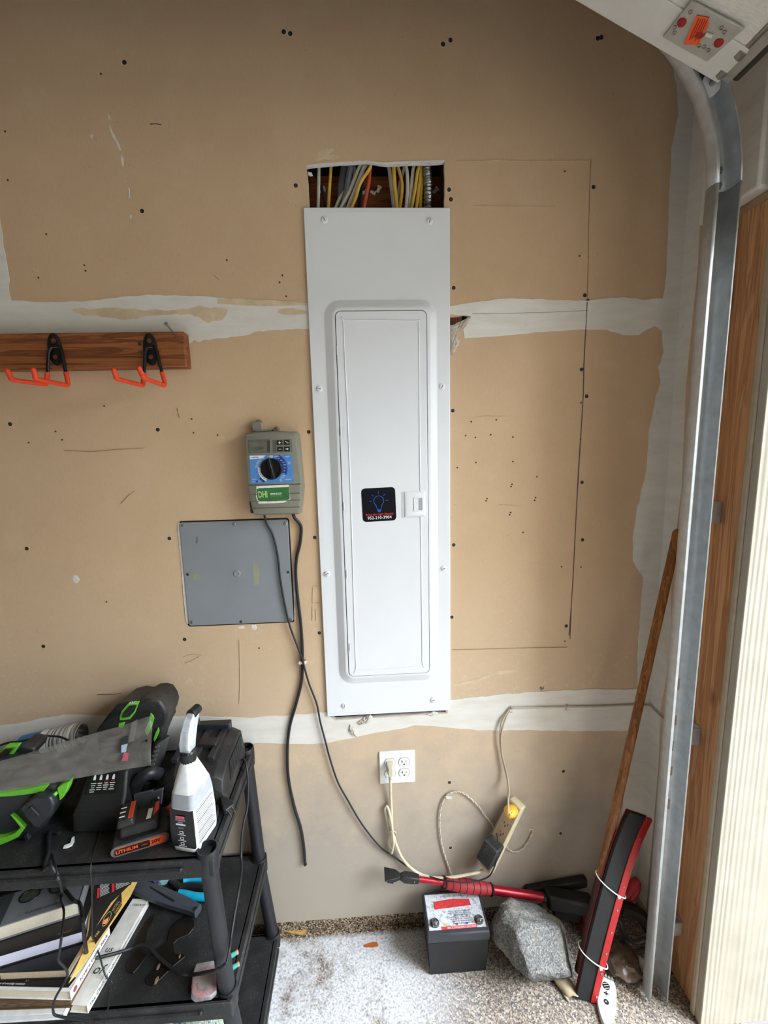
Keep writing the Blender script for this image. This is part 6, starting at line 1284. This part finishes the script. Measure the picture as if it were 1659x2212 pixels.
# ---- yellow and black carton on top
CY = M('carton_yellow', (216, 178, 96), .45, var=.1); CKB = M('carton_black', (34, 31, 29), .45)
cz_ = z-.070
k0, k1 = Fz(172, 2090, cz_), Fz(306, 1880, cz_); A = (k1-k0); la = A.length; A.normalize(); n = V(-A.y, A.x, 0)
n = n if n.x < 0 else -n
yb2_ = thing('yellow_carton', 'yellow and black printed carton leaning between the stack and white paperback', 'carton', k0.lerp(k1, .5))
f = lambda a, s, d=0.: k0+A*a+n*s+V(0, 0, d-.0-.22*max(0, -s)*0+.0)
tilt = lambda a, s, d=0.: k0+A*a+n*s+V(0, 0, d+s*.55)
tn = (tilt(1, 0)-tilt(0, 0)).cross(tilt(0, 1)-tilt(0, 0)).normalized(); tn = tn if tn.z > 0 else -tn
def onc(u, v, d=0.):
    r = ray(u, v); return CAM+r*((k0+tn*d-CAM).dot(tn)/r.dot(tn))
def pl_(nm, px, mat, par, d=.0006, th=.0004): b = B(); b.prism([onc(u, v, d) for u, v in px], tn*th); return b.obj(nm, mat, par, smooth=0)
b = B(); b.prism([onc(u, v) for u, v in ((150, 2120), (176, 2062), (190, 2010), (203, 1905), (206, 1868), (318, 1860), (284, 1932), (206, 2046), (172, 2096))], tn*-.010); ct_ = b.obj('carton_body', CY, yb2_, bevel=.001)
kb = pl_('black_field', ((184, 2040), (192, 2008), (203, 1910), (206, 1870), (292, 1864), (284, 1908), (240, 1950), (222, 1978), (196, 2022)), CKB, ct_)
kb2 = pl_('black_badge', ((198, 2016), (230, 1972), (262, 1928), (263.5, 1955), (236, 1998), (206, 2040)), CKB, ct_)
GOLD = M('badge_gold', (206, 170, 90), .4)
b = B(); b.tube([onc(230.5+14*math.cos(t)*.62+9*math.sin(t)*.5, 1985-14*math.cos(t)*1.1+6*math.sin(t)*.6, .0012) for t in [k*2*math.pi/18 for k in range(18)]], .0006, 5, 1, True); b.obj('badge_ring', GOLD, kb2)
pl_('flame_mark', ((222, 1996), (224, 1988), (230, 1985), (235, 1980), (233, 1990), (228, 1996)), M('flame_orange', (226, 140, 90), .5), kb2, .0012)
wa = (onc(262, 1936)-onc(204, 2024)).normalized(); wu = tn.cross(wa)
for k, s_ in enumerate(('NATURAL', 'CHARCOAL')): text(s_, .0075, GOLD, kb2, onc(243+k*5, 1968+k*5, .0014), wa, wu, depth=.0002, sx=.75)
text('FIRE', .0075, GOLD, kb2, onc(206, 2024, .0014), wa, wu, depth=.0002)
tb_ = pl_('text_panel', ((208, 1942), (209, 1900), (240, 1886), (284, 1884), (283, 1911), (246, 1926)), M('carton_black2', (24, 23, 23), .5), kb, .0011)
PGY = M('print_grey', (186, 186, 184), .6)
for c0_, c1_, n_ in (((216, 1937), (236, 1928), 11), ((250, 1922), (280, 1909), 9)):
    for k in range(n_):
        dv = -2.9*k; x0_, y0_ = c0_[0]-.05*k, c0_[1]+dv; x1_, y1_ = c1_[0]-(k*7 % 3), c1_[1]+dv*.93
        pl_('small_print', ((x0_, y0_), (x1_, y1_), (x1_, y1_-1.3), (x0_, y0_-1.3)), PGY, tb_, .0018)
for q in (((209, 1941), (214, 1939), (215, 1918), (210, 1919)), ((241, 1928), (247, 1925), (248, 1894), (242, 1896))): pl_('red_tag', q, RED, tb_, .0019)
pl_('ring_mark', ((294, 1893), (297, 1885), (300, 1886), (298, 1895)), M('mark_rust', (160, 90, 50), .5), ct_)
# ---- bottle with sunset label, pliers, grey handle
bt = thing('squeeze_bottle', 'small clear bottle with an orange and purple label lying behind the grey handle', 'bottle', Fz(335, 1895, ZB+.01))
q0, q1 = Fz(322, 1912, ZB+.024), Fz(352, 1868, ZB+.024); dq = (q1-q0).normalized()
for k, (cl, nm) in enumerate((((44, 42, 78), 'navy'), ((150, 30, 60), 'crimson'), ((206, 120, 66), 'orange'), ((222, 190, 90), 'gold'), ((46, 44, 84), 'navy2'))):
    L_ = (q1-q0).length/5; b = B(); b.cyl(q0+dq*(L_*k), q0+dq*(L_*(k+1)), .0225, n=20); lbn = b.obj('label_band', M('btl_'+nm, cl, .45), bt)
    if k == 2: text('POINT', .011, CAPK, lbn, q0+dq*(L_*2.5)+V(-.012, -.012, .0190), V(1, .15, 0), V(0, .7, .5), depth=.003)
b = B(); qs = V(.03, .002, 0); b.lathe(q0+qs, dq, [(0, .006), (.01, .018), (.05, .018), (.062, .008)], 16); b.obj('clear_body', glassy('clear_teal', (150, 200, 206), .5, .15), bt)
CY2 = M('plier_cyan', (20, 160, 196), .45)
plr = thing('pliers', 'black pliers with bright cyan handles on the second shelf', 'pliers', Fz(420, 1920, ZB))
for px in ([(396, 1903), (410, 1898), (430, 1897), (452, 1899)], [(386, 1930), (400, 1932), (425, 1937), (452, 1938)]):
    P = [Fz(u, v, ZB+.012) for u, v in px]; b = B(); b.tube(P, .0105, 12, 5); b.obj('cyan_handle', CY2, plr)
b = B(); b.tube([Fz(388, 1918, ZB+.010), Fz(410, 1914, ZB+.010), Fz(450, 1918, ZB+.010)], .010, 10, 4); b.obj('black_insert', CAPK, plr)
b = B(); b.tube([Fz(392, 1920, ZB+.010), Fz(372, 1905, ZB+.010), Fz(360, 1890, ZB+.010)], lambda t: .011-.006*t, 10, 4); b.obj('jaw', TB, plr)
gh = thing('plastic_lever', 'dark grey plastic tool handle lying across the white paperback end', 'handle', Fz(350, 1945, ZB))
P = [Fz(276, 1912, ZB+.040), Fz(310, 1921, ZB+.037), Fz(360, 1940, ZB+.026), Fz(400, 1955, ZB+.020), Fz(428, 1968, ZB+.017)]
b = B(); pts = catmull(P, 5); loops = []
for i, p in enumerate(pts):
    t = (pts[min(i+1, len(pts)-1)]-pts[max(i-1, 0)]).normalized(); s_ = V(-t.y, t.x, 0).normalized(); k = i/(len(pts)-1); w_ = .013+.006*math.sin(math.pi*min(1, k*1.1)); loops.append([p+s_*(w_*x)+V(0, 0, .012*y) for x, y in ((-1, -.6), (-.6, -1), (.6, -1), (1, -.6), (1, .6), (.6, 1), (-.6, 1), (-1, .6))])
b.loft(loops); hb_ = b.obj('grip', M('handle_grey', (58, 62, 70), .5, var=.05), gh)
q = Fz(422, 1962, ZB+.031); b = B(); b.lathe(q, (0, 0, 1), [(0, .005), (.0008, .0045), (.0002, .002)], 12); b.obj('hang_hole', CAPK, hb_)
b = B(); b.obox(Fz(345, 1929, ZB+.041), V(.05, -.022, -.006), V(.001, .002, 0), V(0, 0, .0012)); b.obj('seam', CAPK, hb_)
# ---- clear tin with red wire, ear plugs, scraps
tin = thing('clear_case', 'small clear plastic case with red wire ring by the front post', 'case', Fz(440, 2118, ZB))
cs = [Fz(u, v, ZB+.014) for u, v in ((412, 2150), (415, 2105), (424, 2080), (462, 2073), (468, 2090), (468, 2140), (455, 2152), (420, 2157))]
b = B(); b.loft([[p+V(0, 0, -.0135) for p in cs], cs]); b.obj('case_shell', glassy('case_clear', (196, 190, 188), .42, .2), tin, bevel=.003)
q = Fz(443, 2120, ZB+.007); b = B(); b.tube([q+V(.026*math.cos(t), .026*math.sin(t), 0) for t in [k*2*math.pi/20 for k in range(20)]], .006, 8, 1, True); b.obj('red_ring', M('ring_red', (176, 60, 72), .5, var=.4, scale=90), tin)
b = B(); b.lathe(q+V(0, 0, -.004), (0, 0, 1), [(0, .017), (.006, .017)], 20); b.obj('ring_core', M('ring_core', (150, 134, 124), .6), tin)
for u, v, lab in ((505, 2062, 'teal and orange ear plug nearer the back, behind the front post'), (507, 2088, 'teal ear plug nearer the front, behind the front post')):
    q = Fz(u, v, ZB+.006); b = B(); b.cyl(q+V(-.006, -.003, 0), q+V(.006, .004, 0), .006, .005, n=12); e_ = b.obj('foam_plug', M('plug_teal', (60, 150, 140), .7)); tag(e_, lab, 'ear plug')
    b = B(); b.cyl(q+V(.006, .004, 0), q+V(.010, .006, 0), .0052, n=12); b.obj('plug_tip', M('plug_tip', (206, 150, 110), .7), e_)
q = Fz(425, 1872, ZB+.01); b = B(); b.lathe(q+V(0, 0, -.009), (0, 0, 1), [(0, .016), (.01, .016), (.014, .010)], 18); tag(b.obj('red_disc', M('cap_red', (200, 28, 34), .4)), 'small red plastic disc at the back of the second shelf behind the post', 'disc')
q = Fz(412, 1882, ZB+.002); b = B(); b.obox(q, V(.002, .001, 0), V(-.001, .004, 0), V(0, 0, .0014)); tag(b.obj('white_speck', WPL, bevel=.0005), 'tiny white crumb beside the cyan pliers', 'crumb')
SCR = M('scrap_dark_leather', (22, 18, 14), .35, var=.3, scale=50); SCT = M('scrap_tan', (130, 110, 80), .6)
for lab, px in (('dark leathery strip lying beside the white paperback', [(335, 1975), (330, 1992), (320, 2010), (314, 2040), (306, 2055), (318, 2066), (300, 2090), (288, 2104), (276, 2100), (276, 2085), (288, 2060), (292, 2035), (310, 2000), (322, 1984)]), ('torn dark leathery scrap with tan patches below the grey handle', [(405, 1982), (420, 1990), (420, 2005), (408, 2020), (385, 2030), (375, 2040), (378, 2062), (398, 2062), (400, 2068), (372, 2092), (350, 2115), (330, 2131), (318, 2128), (316, 2115), (335, 2095), (345, 2080), (345, 2066), (325, 2064), (340, 2050), (362, 2035), (368, 2010), (385, 1990)])):
    P = [Fz(u, v, ZB+.0008) for u, v in px]; b = B(); b.loft([P, [p+V(0, 0, .004+.003*mnoise.noise(p*60)) for p in P]]); s_ = tag(b.obj('leather_scrap', SCR, bevel=.001), lab, 'scrap')
    if 'torn' in lab:
        for c_, r_ in (((342, 2088), .008), ((338, 2118), .009), ((388, 2066), .005)):
            q = Fz(*c_, ZB+.006); b = B(); b.lathe(q, (0, 0, 1), [(0, r_), (.001, r_*.8)], 9, .5); b.obj('tan_patch', SCT, s_)
# ---- bottom shelf: colourful crinkled wrapper
CWp = NT('wrapper_print'); CWp.set(.25); a_ = CWp.noise(CWp.pos(), 45, 2, .5, 1.5); CWp.color(CWp.ramp(a_, [(.3, L((40, 130, 130))), (.42, L((220, 222, 214))), (.52, L((70, 150, 90))), (.6, L((214, 190, 176))), (.7, L((30, 96, 150)))])); CWp = CWp.m
bm = bmesh.new(); bmesh.ops.create_icosphere(bm, subdivisions=4, radius=1.); b = B(); cb = V(-.60, -.28, Z3+.085)
for v in bm.verts:
    d_ = v.co; r = 1+.18*mnoise.noise(d_*2.2)+.1*mnoise.noise(d_*5); q = cb+V(d_.x*r*.12, d_.y*r*.08, d_.z*r*.075); q.z = max(q.z, Z3+.0135); b.v.append(q)
b.f = [tuple(v.index for v in f_.verts) for f_ in bm.faces]; b.mi = [0]*len(b.f); bm.free()
tag(b.obj('snack_wrapper', CWp, smooth=25), 'crinkled multicoloured plastic wrapper on the bottom shelf', 'wrapper')
